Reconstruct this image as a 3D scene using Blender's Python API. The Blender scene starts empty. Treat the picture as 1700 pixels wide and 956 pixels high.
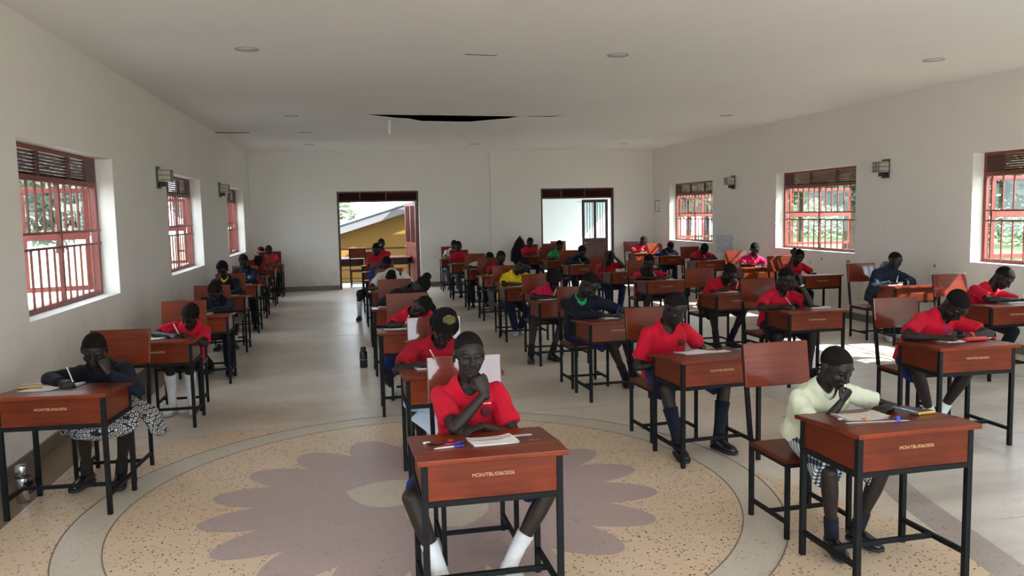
import bpy, bmesh, math, random
import numpy as np
from mathutils import Vector, Matrix, noise
V = Vector
PI = math.pi
random.seed(7)
sc = bpy.context.scene
col = sc.collection
R_ = math.radians

# ------------------------------------------------------------------ camera
XL, XR, YB, ZC = -2.4535, 7.8564, 20.5824, 3.4176      # room: left wall, right wall, end wall, ceiling
YF = -3.6                                             # wall behind the camera
CAM_H = 1.82
yaw, pitch, roll, FPX = 0.1916, 0.0924, 0.0206, 1338.8
fw = V((math.sin(yaw) * math.cos(pitch), math.cos(yaw) * math.cos(pitch), -math.sin(pitch)))
rt = V((math.cos(yaw), -math.sin(yaw), 0))
up = rt.cross(fw)
c_, s_ = math.cos(roll), math.sin(roll)
rt, up = c_ * rt - s_ * up, s_ * rt + c_ * up
cam_d = bpy.data.cameras.new('camera')
cam = bpy.data.objects.new('camera', cam_d)
col.objects.link(cam)
m3 = Matrix((rt, up, -fw)).transposed()
cam.matrix_world = Matrix.Translation((0, 0, CAM_H)) @ m3.to_4x4()
cam_d.sensor_width = 36
cam_d.lens = FPX * 36 / 1700
cam_d.clip_end = 400
cam_d.clip_start = 0.05
sc.camera = cam

# ------------------------------------------------------------------ light
SKY, SUN, EXPO = 6.0, 22.0, 0.26
w = bpy.data.worlds.new('world')
sc.world = w
w.use_nodes = True
bg = w.node_tree.nodes['Background']
bg.inputs[0].default_value = (0.82, 0.92, 1.0, 1)
bg.inputs[1].default_value = SKY
sun_d = bpy.data.lights.new('sun', 'SUN')
sun_d.energy = SUN
sun_d.angle = R_(0.6)
sun_d.color = (1.0, 0.96, 0.91)
sun = bpy.data.objects.new('sun', sun_d)
col.objects.link(sun)
sun.rotation_euler = V((-1.0, 0.52, -0.95)).to_track_quat('-Z', 'Y').to_euler()
vs = sc.view_settings
vs.view_transform = 'Standard'
vs.look = 'None'
vs.gamma = 1
vs.use_curve_mapping = False
vs.exposure = EXPO
try:
    sc.cycles.max_bounces = 14
    sc.cycles.diffuse_bounces = 12
    sc.cycles.sample_clamp_indirect = 12
except Exception:
    pass

WIN_Y = [(-3.0, -0.55), (1.75, 4.2), (6.7, 9.15), (11.62, 14.1), (16.86, 19.35)]
WIN_Z = (1.065, 2.47)
WT = 0.25                                              # wall thickness
D1X, D2X, DZ = (-0.39, 1.635), (4.79, 6.765), 2.44
REAR_OPEN = (-2.2, 7.6, 3.0)  # unseen opening behind the camera, made this wide to brighten the room

def portal(loc, rot, sx, sy):
    d = bpy.data.lights.new('daylight_portal', 'AREA')
    d.shape = 'RECTANGLE'
    d.size, d.size_y = sx, sy
    d.cycles.is_portal = True
    o = bpy.data.objects.new('daylight_portal', d)
    o.location = loc
    o.rotation_euler = rot
    col.objects.link(o)
for a, b in WIN_Y:
    zc = (WIN_Z[0] + WIN_Z[1]) / 2
    portal((XL - WT - 0.02, (a + b) / 2, zc), (0, -PI / 2, 0), 1.4, b - a)
    portal((XR + WT + 0.02, (a + b) / 2, zc), (0, PI / 2, 0), 1.4, b - a)
for a, b in (D1X, D2X):
    portal(((a + b) / 2, YB + WT + 0.02, DZ / 2), (-PI / 2, 0, 0), b - a, DZ)
portal(((REAR_OPEN[0] + REAR_OPEN[1]) / 2, YF - WT - 0.02, REAR_OPEN[2] / 2), (PI / 2, 0, 0), REAR_OPEN[1] - REAR_OPEN[0], REAR_OPEN[2])

# ------------------------------------------------------------------ materials
MATS = {}
class NT:
    def __init__(s, name):
        s.m = bpy.data.materials.new(name)
        s.m.use_nodes = True
        s.t = s.m.node_tree
        s.b = s.t.nodes['Principled BSDF']
    def n(s, kind, **kw):
        nd = s.t.nodes.new(kind)
        for k, v in kw.items():
            if k.startswith('i_'):
                key = k[2:]
                nd.inputs[int(key) if key.isdigit() else key].default_value = v
            else:
                setattr(nd, k, v)
        return nd
    def l(s, a, b):
        s.t.links.new(a, b)
    def coords(s, kind='Object', scale=(1, 1, 1)):
        tc = s.n('ShaderNodeTexCoord')
        mp = s.n('ShaderNodeMapping')
        mp.inputs['Scale'].default_value = scale
        s.l(tc.outputs[kind], mp.inputs[0])
        return mp.outputs[0]
    def ramp(s, fac, stops):
        r = s.n('ShaderNodeValToRGB')
        e = r.color_ramp.elements
        while len(e) < len(stops):
            e.new(0.5)
        for el, (p, c) in zip(e, stops):
            el.position = p
            el.color = (c[0], c[1], c[2], 1)
        s.l(fac, r.inputs[0])
        return r.outputs[0]
    def mix(s, fac, a, b, blend='MIX'):
        x = s.n('ShaderNodeMix', data_type='RGBA', blend_type=blend)
        if isinstance(fac, (int, float)):
            x.inputs[0].default_value = fac
        else:
            s.l(fac, x.inputs[0])
        for sock, val in ((x.inputs[6], a), (x.inputs[7], b)):
            if isinstance(val, tuple):
                sock.default_value = (*val[:3], 1)
            else:
                s.l(val, sock)
        return x.outputs[2]
    def noise(s, co, scale, detail=3, rough=0.5):
        nd = s.n('ShaderNodeTexNoise')
        nd.inputs['Scale'].default_value = scale
        nd.inputs['Detail'].default_value = detail
        nd.inputs['Roughness'].default_value = rough
        s.l(co, nd.inputs['Vector'])
        return nd.outputs['Fac']
    def bump(s, h, strength=0.2, dist=0.01):
        bp = s.n('ShaderNodeBump')
        bp.inputs['Strength'].default_value = strength
        bp.inputs['Distance'].default_value = dist
        s.l(h, bp.inputs['Height'])
        s.l(bp.outputs[0], s.b.inputs['Normal'])
def setb(m, rough=0.6, metal=0.0, spec=0.5, coat=0.0, coat_rough=0.1, sheen=0.0, trans=0.0):
    b = m.b
    b.inputs['Roughness'].default_value = rough
    b.inputs['Metallic'].default_value = metal
    b.inputs['Specular IOR Level'].default_value = spec
    b.inputs['Coat Weight'].default_value = coat
    b.inputs['Coat Roughness'].default_value = coat_rough
    b.inputs['Sheen Weight'].default_value = sheen
    b.inputs['Transmission Weight'].default_value = trans
def plain(name, c, var=0.12, scale=8, **kw):
    """one colour with a gentle procedural variation"""
    if name in MATS:
        return MATS[name]
    m = NT(name)
    f = m.noise(m.coords(), scale, 3)
    lo = tuple(x * (1 - var) for x in c)
    hi = tuple(min(1, x * (1 + var)) for x in c)
    m.l(m.ramp(f, [(0.3, lo), (0.7, hi)]), m.b.inputs['Base Color'])
    setb(m, **kw)
    MATS[name] = m.m
    return m.m
def fabric(name, c, rough=0.85, var=0.14):
    if name in MATS:
        return MATS[name]
    m = NT(name)
    co = m.coords()
    f = m.noise(co, 7, 4)
    m.l(m.ramp(f, [(0.3, tuple(x * (1 - var) for x in c)), (0.7, tuple(min(1, x * (1 + var)) for x in c))]), m.b.inputs['Base Color'])
    m.bump(m.noise(co, 600, 1), 0.08, 0.001)
    setb(m, rough=rough, spec=0.25, sheen=0.03)
    MATS[name] = m.m
    return m.m
def wood(name, dark, light, stretch, rough=0.36, coat=0.14):
    m = NT(name)
    co = m.coords('Object', stretch)
    f = m.noise(co, 3.0, 6, 0.6)
    f2 = m.noise(m.coords('Object', (1.2, 1.2, 1.2)), 2.2, 2)
    base = m.ramp(f, [(0.25, dark), (0.55, tuple((a + b) / 2 for a, b in zip(dark, light))), (0.8, light)])
    base = m.mix(0.35, base, m.ramp(f2, [(0.3, tuple(x * 0.6 for x in dark)), (0.7, light)]))
    oi = m.n('ShaderNodeObjectInfo')
    hs = m.n('ShaderNodeHueSaturation')
    mr = m.n('ShaderNodeMapRange')
    mr.inputs[3].default_value = 0.8
    mr.inputs[4].default_value = 1.2
    m.l(oi.outputs['Random'], mr.inputs[0])
    m.l(mr.outputs[0], hs.inputs['Value'])
    m.l(base, hs.inputs['Color'])
    m.l(hs.outputs[0], m.b.inputs['Base Color'])
    m.bump(f, 0.04, 0.002)
    setb(m, rough=rough, spec=0.2, coat=coat, coat_rough=0.06)
    m.b.inputs['Coat IOR'].default_value = 1.5 if coat < 0.9 else 1.62
    MATS[name] = m.m
    return m.m
W_X = wood('wood_grain_across', (0.070, 0.0070, 0.002), (0.23, 0.037, 0.007), (1.2, 16, 16))
W_Y = wood('wood_grain_along', (0.062, 0.0068, 0.002), (0.19, 0.030, 0.006), (16, 1.2, 16))
W_GLOSS = wood('freshly_varnished_wood', (0.085, 0.012, 0.008), (0.20, 0.036, 0.014), (1.2, 16, 16), 0.25, 1.0)
BLACK = plain('black_painted_steel', (0.0075, 0.0085, 0.010), 0.25, 20, rough=0.55, spec=0.15)
PAPER = plain('white_paper', (0.72, 0.71, 0.70), 0.05, 30, rough=0.8)
GREYPAPER = plain('newsprint_paper', (0.60, 0.57, 0.54), 0.07, 30, rough=0.85)
SKIN = plain('dark_brown_skin', (0.020, 0.0135, 0.0115), 0.16, 14, rough=0.5, spec=0.3)
HAIR = plain('black_hair', (0.008, 0.0065, 0.006), 0.25, 60, rough=0.85, spec=0.12)
EYEW = plain('eye_white', (0.30, 0.27, 0.25), 0.05, 20, rough=0.25)
EYEB = plain('dark_iris', (0.008, 0.006, 0.005), 0.05, 20, rough=0.2)
GOLD = plain('pale_yellow_lettering', (0.52, 0.35, 0.17), 0.06, 40, rough=0.6)
CHROME = plain('brushed_steel', (0.55, 0.56, 0.58), 0.05, 30, rough=0.22, metal=1.0)
BPLAST = plain('black_plastic', (0.012, 0.012, 0.013), 0.1, 30, rough=0.4)
WPLAST = plain('white_plastic', (0.68, 0.67, 0.64), 0.04, 30, rough=0.45)
BLUEP = plain('blue_plastic', (0.02, 0.05, 0.45), 0.05, 30, rough=0.35)
LBLUE = plain('light_blue_plastic', (0.06, 0.30, 0.55), 0.05, 30, rough=0.4)
REDP = plain('red_plastic', (0.55, 0.02, 0.03), 0.05, 30, rough=0.4)
BRASS = plain('yellow_tin', (0.62, 0.40, 0.10), 0.15, 40, rough=0.35, metal=0.7)
SHOEB = plain('black_leather', (0.010, 0.010, 0.012), 0.2, 30, rough=0.25, spec=0.6)
SHOEW = plain('white_shoe_leather', (0.55, 0.56, 0.56), 0.1, 30, rough=0.6)
SOLE = plain('rubber_sole', (0.02, 0.02, 0.02), 0.1, 30, rough=0.8)
SOLEW = plain('pale_rubber_sole', (0.42, 0.40, 0.36), 0.1, 30, rough=0.8)
REDBROWN = plain('red_brown_painted_steel', (0.19, 0.04, 0.03), 0.2, 10, rough=0.42)
DARKBROWN = plain('dark_brown_painted_steel', (0.060, 0.014, 0.012), 0.25, 8, rough=0.45)
SPECK = {}

def floor_mat(name, base, chips, chip_amt, stain, grey=0.0):
    m = NT(name)
    co = m.coords()
    big = m.noise(m.coords('Object', (0.55, 1.5, 1)), 0.75, 5, 0.62)
    mid = m.noise(co, 4.0, 4, 0.6)
    c = m.ramp(big, [(0.32, stain), (0.58, base), (0.8, tuple(min(1, x * 1.08) for x in base))])
    c = m.mix(0.25, c, m.ramp(mid, [(0.3, tuple(x * 0.9 for x in base)), (0.7, tuple(min(1, x * 1.08) for x in base))]))
    vo = m.n('ShaderNodeTexVoronoi')
    vo.inputs['Scale'].default_value = 50
    wob = m.n('ShaderNodeTexNoise')
    wob.inputs['Scale'].default_value = 30
    m.l(co, wob.inputs['Vector'])
    addv = m.n('ShaderNodeVectorMath', operation='MULTIPLY_ADD')
    m.l(wob.outputs['Color'], addv.inputs[0])
    addv.inputs[1].default_value = (0.035, 0.035, 0.0)
    m.l(co, addv.inputs[2])
    m.l(addv.outputs[0], vo.inputs['Vector'])
    lt = m.n('ShaderNodeMath', operation='LESS_THAN')
    m.l(vo.outputs['Distance'], lt.inputs[0])
    lt.inputs[1].default_value = 0.30
    sp = m.n('ShaderNodeSeparateColor')
    m.l(vo.outputs['Color'], sp.inputs[0])
    gt = m.n('ShaderNodeMath', operation='LESS_THAN')
    m.l(sp.outputs[0], gt.inputs[0])
    gt.inputs[1].default_value = chip_amt
    mu = m.n('ShaderNodeMath', operation='MULTIPLY')
    m.l(lt.outputs[0], mu.inputs[0])
    m.l(gt.outputs[0], mu.inputs[1])
    c = m.mix(mu.outputs[0], c, chips)
    m.l(c, m.b.inputs['Base Color'])
    setb(m, spec=0.4)
    m.l(m.ramp(big, [(0.3, (0.30,) * 3), (0.75, (0.38,) * 3)]), m.b.inputs['Roughness'])
    return m.m
F_BASE = floor_mat('pale_terrazzo', (0.70, 0.65, 0.59), (0.36, 0.27, 0.19), 0.16, (0.50, 0.40, 0.31))
F_TAN = floor_mat('tan_terrazzo_dark_chips', (0.70, 0.565, 0.425), (0.12, 0.075, 0.05), 0.45, (0.64, 0.48, 0.325))
F_RING = floor_mat('grey_beige_terrazzo', (0.59, 0.55, 0.475), (0.36, 0.31, 0.24), 0.22, (0.53, 0.48, 0.39))
F_MAUVE = floor_mat('mauve_grey_terrazzo', (0.46, 0.36, 0.355), (0.29, 0.22, 0.21), 0.22, (0.39, 0.315, 0.30))
F_GREY = floor_mat('light_grey_terrazzo', (0.66, 0.64, 0.61), (0.40, 0.36, 0.32), 0.1, (0.33, 0.29, 0.25))
F_DGREY = floor_mat('grey_strip_terrazzo', (0.42, 0.385, 0.365), (0.24, 0.15, 0.14), 0.15, (0.26, 0.225, 0.205))
F_BROWN = floor_mat('brown_strip_terrazzo', (0.235, 0.165, 0.115), (0.12, 0.08, 0.05), 0.2, (0.20, 0.135, 0.09))
F_LINE = plain('divider_strip', (0.22, 0.175, 0.14), 0.15, 10, rough=0.6)
F_JOINT = plain('faint_floor_joint', (0.44, 0.385, 0.325), 0.1, 10, rough=0.5)
F_SKIRT = floor_mat('terrazzo_skirting', (0.17, 0.145, 0.115), (0.08, 0.06, 0.05), 0.2, (0.135, 0.11, 0.085))

def wall_mat(name, c, dirt):
    m = NT(name)
    co = m.coords()
    f = m.noise(co, 0.9, 5, 0.6)
    cc = m.ramp(f, [(0.25, tuple(x * 0.95 for x in c)), (0.75, c)])
    if dirt:
        sx = m.n('ShaderNodeSeparateXYZ')
        m.l(co, sx.inputs[0])
        mr = m.n('ShaderNodeMapRange')
        mr.inputs[1].default_value = 0.1
        mr.inputs[2].default_value = 1.25
        mr.inputs[3].default_value = 1.0
        mr.inputs[4].default_value = 0.0
        m.l(sx.outputs[2], mr.inputs[0])
        f2 = m.noise(co, 2.3, 6, 0.65)
        gr = m.ramp(f2, [(0.47, (0, 0, 0)), (0.72, (0.75, 0.75, 0.75))])
        mu = m.n('ShaderNodeMath', operation='MULTIPLY')
        m.l(mr.outputs[0], mu.inputs[0])
        m.l(gr, mu.inputs[1])
        cc = m.mix(mu.outputs[0], cc, (c[0] * 0.68, c[1] * 0.62, c[2] * 0.55))
    m.l(cc, m.b.inputs['Base Color'])
    m.bump(m.noise(co, 90, 3), 0.06, 0.003)
    setb(m, rough=0.7, spec=0.3)
    return m.m
WALLM = wall_mat('cream_wall_paint', (0.74, 0.715, 0.67), True)
CEILM = wall_mat('off_white_ceiling_paint', (0.85, 0.84, 0.83), False)
VOIDM = plain('dark_roof_void', (0.008, 0.008, 0.008), 0.2, 3, rough=0.9)
WHITEW = wall_mat('white_wall_paint', (0.70, 0.75, 0.79), False)
OCHRE = wall_mat('ochre_wall_paint', (0.20, 0.112, 0.024), False)
FASCIA = plain('pale_grey_fascia_paint', (0.14, 0.145, 0.155), 0.04, 2, rough=0.6)

def glass_mat():
    m = NT('window_glass')
    setb(m, rough=0.02, spec=0.5, trans=1.0)
    m.b.inputs['Base Color'].default_value = (0.93, 0.97, 0.97, 1)
    m.b.inputs['IOR'].default_value = 1.05
    co = m.noise(m.coords(), 3, 2)
    m.l(m.ramp(co, [(0, (0.015,) * 3), (1, (0.03,) * 3)]), m.b.inputs['Roughness'])
    return m.m
GLASS = glass_mat()
def frosted():
    m = NT('frosted_lamp_glass')
    m.l(m.ramp(m.noise(m.coords(), 40, 2), [(0.3, (0.36, 0.33, 0.26)), (0.7, (0.48, 0.45, 0.37))]), m.b.inputs['Base Color'])
    setb(m, rough=0.3)
    return m.m
FROST = frosted()

def pattern(name, kind):
    """gingham / tile / checker cloth"""
    m = NT(name)
    co = m.coords()
    sx = m.n('ShaderNodeSeparateXYZ')
    m.l(co, sx.inputs[0])
    def wave(sock, freq):
        a = m.n('ShaderNodeMath', operation='MULTIPLY')
        m.l(sock, a.inputs[0]); a.inputs[1].default_value = freq
        f = m.n('ShaderNodeMath', operation='FRACT')
        m.l(a.outputs[0], f.inputs[0])
        g = m.n('ShaderNodeMath', operation='GREATER_THAN')
        m.l(f.outputs[0], g.inputs[0]); g.inputs[1].default_value = 0.5
        return g.outputs[0]
    yz = m.n('ShaderNodeMath', operation='SUBTRACT')
    m.l(sx.outputs[1], yz.inputs[0]); m.l(sx.outputs[2], yz.inputs[1])
    if kind == 'gingham':
        ad = m.n('ShaderNodeMath', operation='ADD')
        m.l(wave(sx.outputs[0], 34), ad.inputs[0]); m.l(wave(yz.outputs[0], 34), ad.inputs[1])
        hv = m.n('ShaderNodeMath', operation='MULTIPLY')
        m.l(ad.outputs[0], hv.inputs[0]); hv.inputs[1].default_value = 0.5
        m.l(m.ramp(hv.outputs[0], [(0.1, (0.60, 0.64, 0.63)), (0.5, (0.10, 0.14, 0.17)), (0.9, (0.008, 0.015, 0.025))]), m.b.inputs['Base Color'])
    elif kind == 'tile':
        vo = m.n('ShaderNodeTexVoronoi', feature='DISTANCE_TO_EDGE')
        vo.inputs['Scale'].default_value = 40
        vo.inputs['Randomness'].default_value = 0.25
        m.l(co, vo.inputs['Vector'])
        m.l(m.ramp(vo.outputs['Distance'], [(0.10, (0.012, 0.015, 0.028)), (0.12, (0.52, 0.52, 0.51)), (0.27, (0.52, 0.52, 0.51)), (0.3, (0.012, 0.015, 0.028))]), m.b.inputs['Base Color'])
    elif kind == 'check':
        ad = m.n('ShaderNodeMath', operation='ADD')
        m.l(sx.outputs[0], ad.inputs[0]); m.l(yz.outputs[0], ad.inputs[1])
        m.l(m.ramp(wave(ad.outputs[0], 40), [(0.3, (0.015, 0.017, 0.02)), (0.7, (0.30, 0.30, 0.29))]), m.b.inputs['Base Color'])
    setb(m, rough=0.85, spec=0.2)
    return m.m
GINGHAM = pattern('gingham_cloth', 'gingham')
TILECLOTH = pattern('black_white_print_cloth', 'tile')
CHECKC = pattern('grey_check_cloth', 'check')

FAB = dict(red=(0.46, 0.003, 0.022), pink=(0.52, 0.007, 0.065), navy=(0.005, 0.007, 0.015), cream=(0.56, 0.60, 0.46), white=(0.60, 0.58, 0.50),
           yellow=(0.72, 0.50, 0.015), green=(0.02, 0.32, 0.11), blue=(0.010, 0.024, 0.15), black=(0.010, 0.010, 0.012), royal=(0.007, 0.015, 0.085),
           puffer=(0.006, 0.012, 0.026), crimson=(0.30, 0.003, 0.014), lblue=(0.34, 0.46, 0.58), grey=(0.16, 0.16, 0.17), darkred=(0.22, 0.006, 0.018), jean=(0.05, 0.075, 0.13), darkblue=(0.012, 0.018, 0.06), sockw=(0.66, 0.68, 0.72), sockn=(0.006, 0.008, 0.02), hotpink=(0.75, 0.06, 0.15))
def fab(n):
    return fabric('cloth_' + n, FAB[n])

# ------------------------------------------------------------------ mesh helpers
class MB:
    def __init__(s):
        s.v, s.f, s.sm = [], [], []
    def add(s, vs, fs, smooth=False):
        b = len(s.v)
        s.v += [tuple(p) for p in vs]
        s.f += [tuple(b + i for i in f) for f in fs]
        s.sm += [smooth] * len(fs)
    def box(s, lo, hi, M=None):
        (a, b, c), (d, e, f) = lo, hi
        vs = [V(p) for p in ((a, b, c), (d, b, c), (d, e, c), (a, e, c), (a, b, f), (d, b, f), (d, e, f), (a, e, f))]
        if M:
            vs = [M @ p for p in vs]
        s.add(vs, [(0, 3, 2, 1), (4, 5, 6, 7), (0, 1, 5, 4), (1, 2, 6, 5), (2, 3, 7, 6), (3, 0, 4, 7)])
    def bar(s, p, q, wx, wz, upv=(0, 0, 1)):
        p, q = V(p), V(q)
        d = (q - p).normalized()
        u = V(upv)
        if abs(d.dot(u)) > 0.98:
            u = V((0, 1, 0))
        sd = d.cross(u).normalized() * (wx / 2)
        u2 = sd.cross(d).normalized() * (wz / 2)
        vs = [p - sd - u2, p + sd - u2, p + sd + u2, p - sd + u2, q - sd - u2, q + sd - u2, q + sd + u2, q - sd + u2]
        s.add(vs, [(0, 1, 2, 3), (7, 6, 5, 4), (0, 4, 5, 1), (1, 5, 6, 2), (2, 6, 7, 3), (3, 7, 4, 0)])
    def loft(s, rings, closed_caps=True, smooth=True):
        """rings: list of lists of points (same count)"""
        n = len(rings[0])
        vs = [p for r in rings for p in r]
        fs = []
        for i in range(len(rings) - 1):
            for j in range(n):
                k = (j + 1) % n
                fs.append((i * n + j, i * n + k, (i + 1) * n + k, (i + 1) * n + j))
        if closed_caps:
            fs.append(tuple(reversed(range(n))))
            fs.append(tuple((len(rings) - 1) * n + j for j in range(n)))
        s.add(vs, fs, smooth)
    def limb(s, pts, n=12, lat=None, round_ends=(True, True)):
        """pts: list of (centre, a, b): elliptical tube with ring axes; a = radius along lat, b = the other"""
        P = [(V(p), a, b) for p, a, b in pts]
        rings = []
        for i, (p, a, b) in enumerate(P):
            d = (P[min(i + 1, len(P) - 1)][0] - P[max(i - 1, 0)][0])
            d = d.normalized() if d.length > 1e-9 else V((0, 0, 1))
            l = V(lat) if lat is not None else V((1, 0, 0))
            l = l - d * l.dot(d)
            if l.length < 1e-3:
                l = V((0, 1, 0)) - d * d.y
            l.normalize()
            o = d.cross(l)
            rings.append((p, d, l, o, a, b))
        out = []
        def ring(p, l, o, a, b):
            return [p + l * (a * math.cos(2 * PI * j / n)) + o * (b * math.sin(2 * PI * j / n)) for j in range(n)]
        p, d, l, o, a, b = rings[0]
        if round_ends[0]:
            r = min(a, b)
            for t in (1.35, 0.95, 0.5):
                out.append(ring(p - d * r * math.sin(t), l, o, a * math.cos(t), b * math.cos(t)))
        for p, d, l, o, a, b in rings:
            out.append(ring(p, l, o, a, b))
        p, d, l, o, a, b = rings[-1]
        if round_ends[1]:
            r = min(a, b)
            for t in (0.5, 0.95, 1.35):
                out.append(ring(p + d * r * math.sin(t), l, o, a * math.cos(t), b * math.cos(t)))
        s.loft(out)
    def tube(s, p, q, r0, r1=None, n=12, **k):
        r1 = r0 if r1 is None else r1
        s.limb([(p, r0, r0), (q, r1, r1)], n, **k)
    def cyl(s, p, q, r0, r1=None, n=16):
        s.tube(p, q, r0, r1, n, round_ends=(False, False))
    def ell(s, c, rad, M=None, n=16, m=10):
        c = V(c)
        vs, fs = [], []
        for i in range(m + 1):
            t = PI * min(max(i / m, 0.004), 0.996)
            for j in range(n):
                f = 2 * PI * j / n
                p = V((rad[0] * math.sin(t) * math.cos(f), rad[1] * math.sin(t) * math.sin(f), rad[2] * math.cos(t)))
                vs.append((M @ p if M else p) + c)
        for i in range(m):
            for j in range(n):
                k = (j + 1) % n
                fs.append((i * n + j, (i + 1) * n + j, (i + 1) * n + k, i * n + k))
        fs.append(tuple(range(n)))
        fs.append(tuple(reversed([m * n + j for j in range(n)])))
        s.add(vs, fs, True)
    def poly(s, pts, z0, z1):
        n = len(pts)
        vs = [(x, y, z0) for x, y in pts] + [(x, y, z1) for x, y in pts]
        fs = [tuple(reversed(range(n))), tuple(range(n, 2 * n))] + [(i, (i + 1) % n, n + (i + 1) % n, n + i) for i in range(n)]
        s.add(vs, fs)
    def mesh(s, name, mat=None, bevel=0.0, xf=None):
        me = bpy.data.meshes.new(name)
        me.from_pydata([xf @ V(p) for p in s.v] if xf else s.v, [], s.f)
        me.polygons.foreach_set('use_smooth', s.sm)
        if bevel:
            bm = bmesh.new()
            bm.from_mesh(me)
            bmesh.ops.bevel(bm, geom=[e for e in bm.edges if len(e.link_faces) == 2 and e.calc_face_angle(0) > 0.6], offset=bevel, segments=2, affect='EDGES', profile=0.6)
            bm.to_mesh(me)
            bm.free()
        if mat:
            me.materials.append(mat)
        return me
    def build(s, name, mat, parent=None, bevel=0.0, xf=None):
        return link(name, s.mesh(name, mat, bevel, xf), parent)

def link(name, data, parent=None):
    o = bpy.data.objects.new(name, data)
    col.objects.link(o)
    if parent is not None:
        o.parent = parent
    return o
def tag(o, label=None, cat=None, group=None, kind=None):
    for k, v in (('label', label), ('category', cat), ('group', group), ('kind', kind)):
        if v:
            o[k] = v
    return o
def empty(name, loc=(0, 0, 0), rz=0.0):
    o = link(name, None)
    o.empty_display_size = 0.1
    o.location = loc
    o.rotation_euler = (0, 0, rz)
    return o
def copy_tree(o, parent=None):
    c = o.copy()
    col.objects.link(c)
    if parent is not None:
        c.parent = parent
    for ch in list(o.children):
        copy_tree(ch, c)
    return c
def struct(o):
    o['kind'] = 'structure'
    return o
def text_mesh(body, size, mat, extrude=0.0006):
    cu = bpy.data.curves.new('lettering', 'FONT')
    cu.body = body
    cu.size = size
    cu.extrude = extrude
    cu.align_x, cu.align_y = 'CENTER', 'CENTER'
    o = bpy.data.objects.new('lettering', cu)
    col.objects.link(o)
    dg = bpy.context.evaluated_depsgraph_get()
    me = bpy.data.meshes.new_from_object(o.evaluated_get(dg))
    bpy.data.objects.remove(o)
    me.materials.clear()
    me.materials.append(mat)
    return me

# ------------------------------------------------------------------ room shell
def thin_glass():
    m = bpy.data.materials.new('clear_pane')
    m.use_nodes = True
    t = m.node_tree
    t.nodes.clear()
    o = t.nodes.new('ShaderNodeOutputMaterial')
    tr = t.nodes.new('ShaderNodeBsdfTransparent')
    gl = t.nodes.new('ShaderNodeBsdfGlossy')
    mx = t.nodes.new('ShaderNodeMixShader')
    fr = t.nodes.new('ShaderNodeFresnel')
    nz = t.nodes.new('ShaderNodeTexNoise')
    rp = t.nodes.new('ShaderNodeValToRGB')
    rp.color_ramp.elements[0].color = (0.80, 0.86, 0.88, 1)
    rp.color_ramp.elements[1].color = (0.90, 0.94, 0.95, 1)
    t.links.new(nz.outputs[0], rp.inputs[0])
    t.links.new(rp.outputs[0], tr.inputs[0])
    gl.inputs['Roughness'].default_value = 0.02
    fr.inputs[0].default_value = 1.4
    t.links.new(fr.outputs[0], mx.inputs[0])
    t.links.new(tr.outputs[0], mx.inputs[1])
    t.links.new(gl.outputs[0], mx.inputs[2])
    t.links.new(mx.outputs[0], o.inputs[0])
    return m
PANE = thin_glass()

def wall_with_holes(name, axis, a0, a1, t0, t1, holes, mat):
    """axis 'y': wall runs along y, thickness in x from t0 to t1"""
    mb = MB()
    def bx(u0, u1, z0, z1):
        if u1 - u0 < 1e-4 or z1 - z0 < 1e-4:
            return
        mb.box((t0, u0, z0), (t1, u1, z1)) if axis == 'y' else mb.box((u0, t0, z0), (u1, t1, z1))
    u = a0
    for h0, h1, z0, z1 in sorted(holes):
        bx(u, h0, 0, ZC)
        bx(h0, h1, 0, z0)
        bx(h0, h1, z1, ZC)
        u = h1
    bx(u, a1, 0, ZC)
    return struct(mb.build(name, mat))
wh = [(a, b, WIN_Z[0], WIN_Z[1]) for a, b in WIN_Y]
wall_with_holes('wall_left', 'y', YF - WT, YB + WT, XL - WT, XL, wh, WALLM)
wall_with_holes('wall_right', 'y', YF - WT, YB + WT, XR, XR + WT, wh, WALLM)
wall_with_holes('wall_end', 'x', XL, XR, YB, YB + WT, [(D1X[0], D1X[1], 0, DZ), (D2X[0], D2X[1], 0, DZ)], WALLM)
wall_with_holes('wall_rear', 'x', XL, XR, YF - WT, YF, [(REAR_OPEN[0], REAR_OPEN[1], 0, REAR_OPEN[2])], WALLM)
# the right-hand stretch of the end wall stands a little forward
mb = MB()
PX, PT = 3.47, 0.07
for u0, u1, z0, z1 in ((PX, D2X[0], 0, ZC), (D2X[0], D2X[1], DZ, ZC), (D2X[1], XR, 0, ZC)):
    mb.box((u0, YB - PT, z0), (u1, YB - 0.001, z1))
struct(mb.build('wall_end_projection', WALLM))
# ceiling with the split board
CX = [0.10, 0.17, 0.78, 0.95, 1.21, 1.73, 2.06, 2.65, 2.78, 2.86, 2.90, 3.35, 3.64, 3.70]
NEAR = [13.12, 13.12, 13.14, 13.17, 13.17, 13.22, 13.25, 13.30, 13.31, 13.32, 13.29, 13.24, 13.20, 13.20]
FAR = [13.12, 13.12, 13.66, 13.70, 14.08, 14.16, 14.17, 13.66, 13.40, 13.32, 13.42, 13.44, 13.20, 13.20]
mb = MB()
cz0, cz1 = ZC, ZC + 0.010
y0, y1 = 12.9, 14.4
mb.box((XL - WT, YF - WT, cz0), (XR + WT, y0, cz1))
mb.box((XL - WT, y1, cz0), (XR + WT, YB + WT, cz1))
mb.box((XL - WT, y0, cz0), (CX[0], y1, cz1))
mb.box((CX[-1], y0, cz0), (XR + WT, y1, cz1))
for i in range(len(CX) - 1):
    a, b = CX[i], CX[i + 1]
    mb.poly([(a, y0), (b, y0), (b, NEAR[i + 1]), (a, NEAR[i])], cz0, cz1)
    mb.poly([(a, FAR[i]), (b, FAR[i + 1]), (b, y1), (a, y1)], cz0, cz1)
ceiling = struct(mb.build('ceiling', CEILM))
mb = MB()
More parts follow.
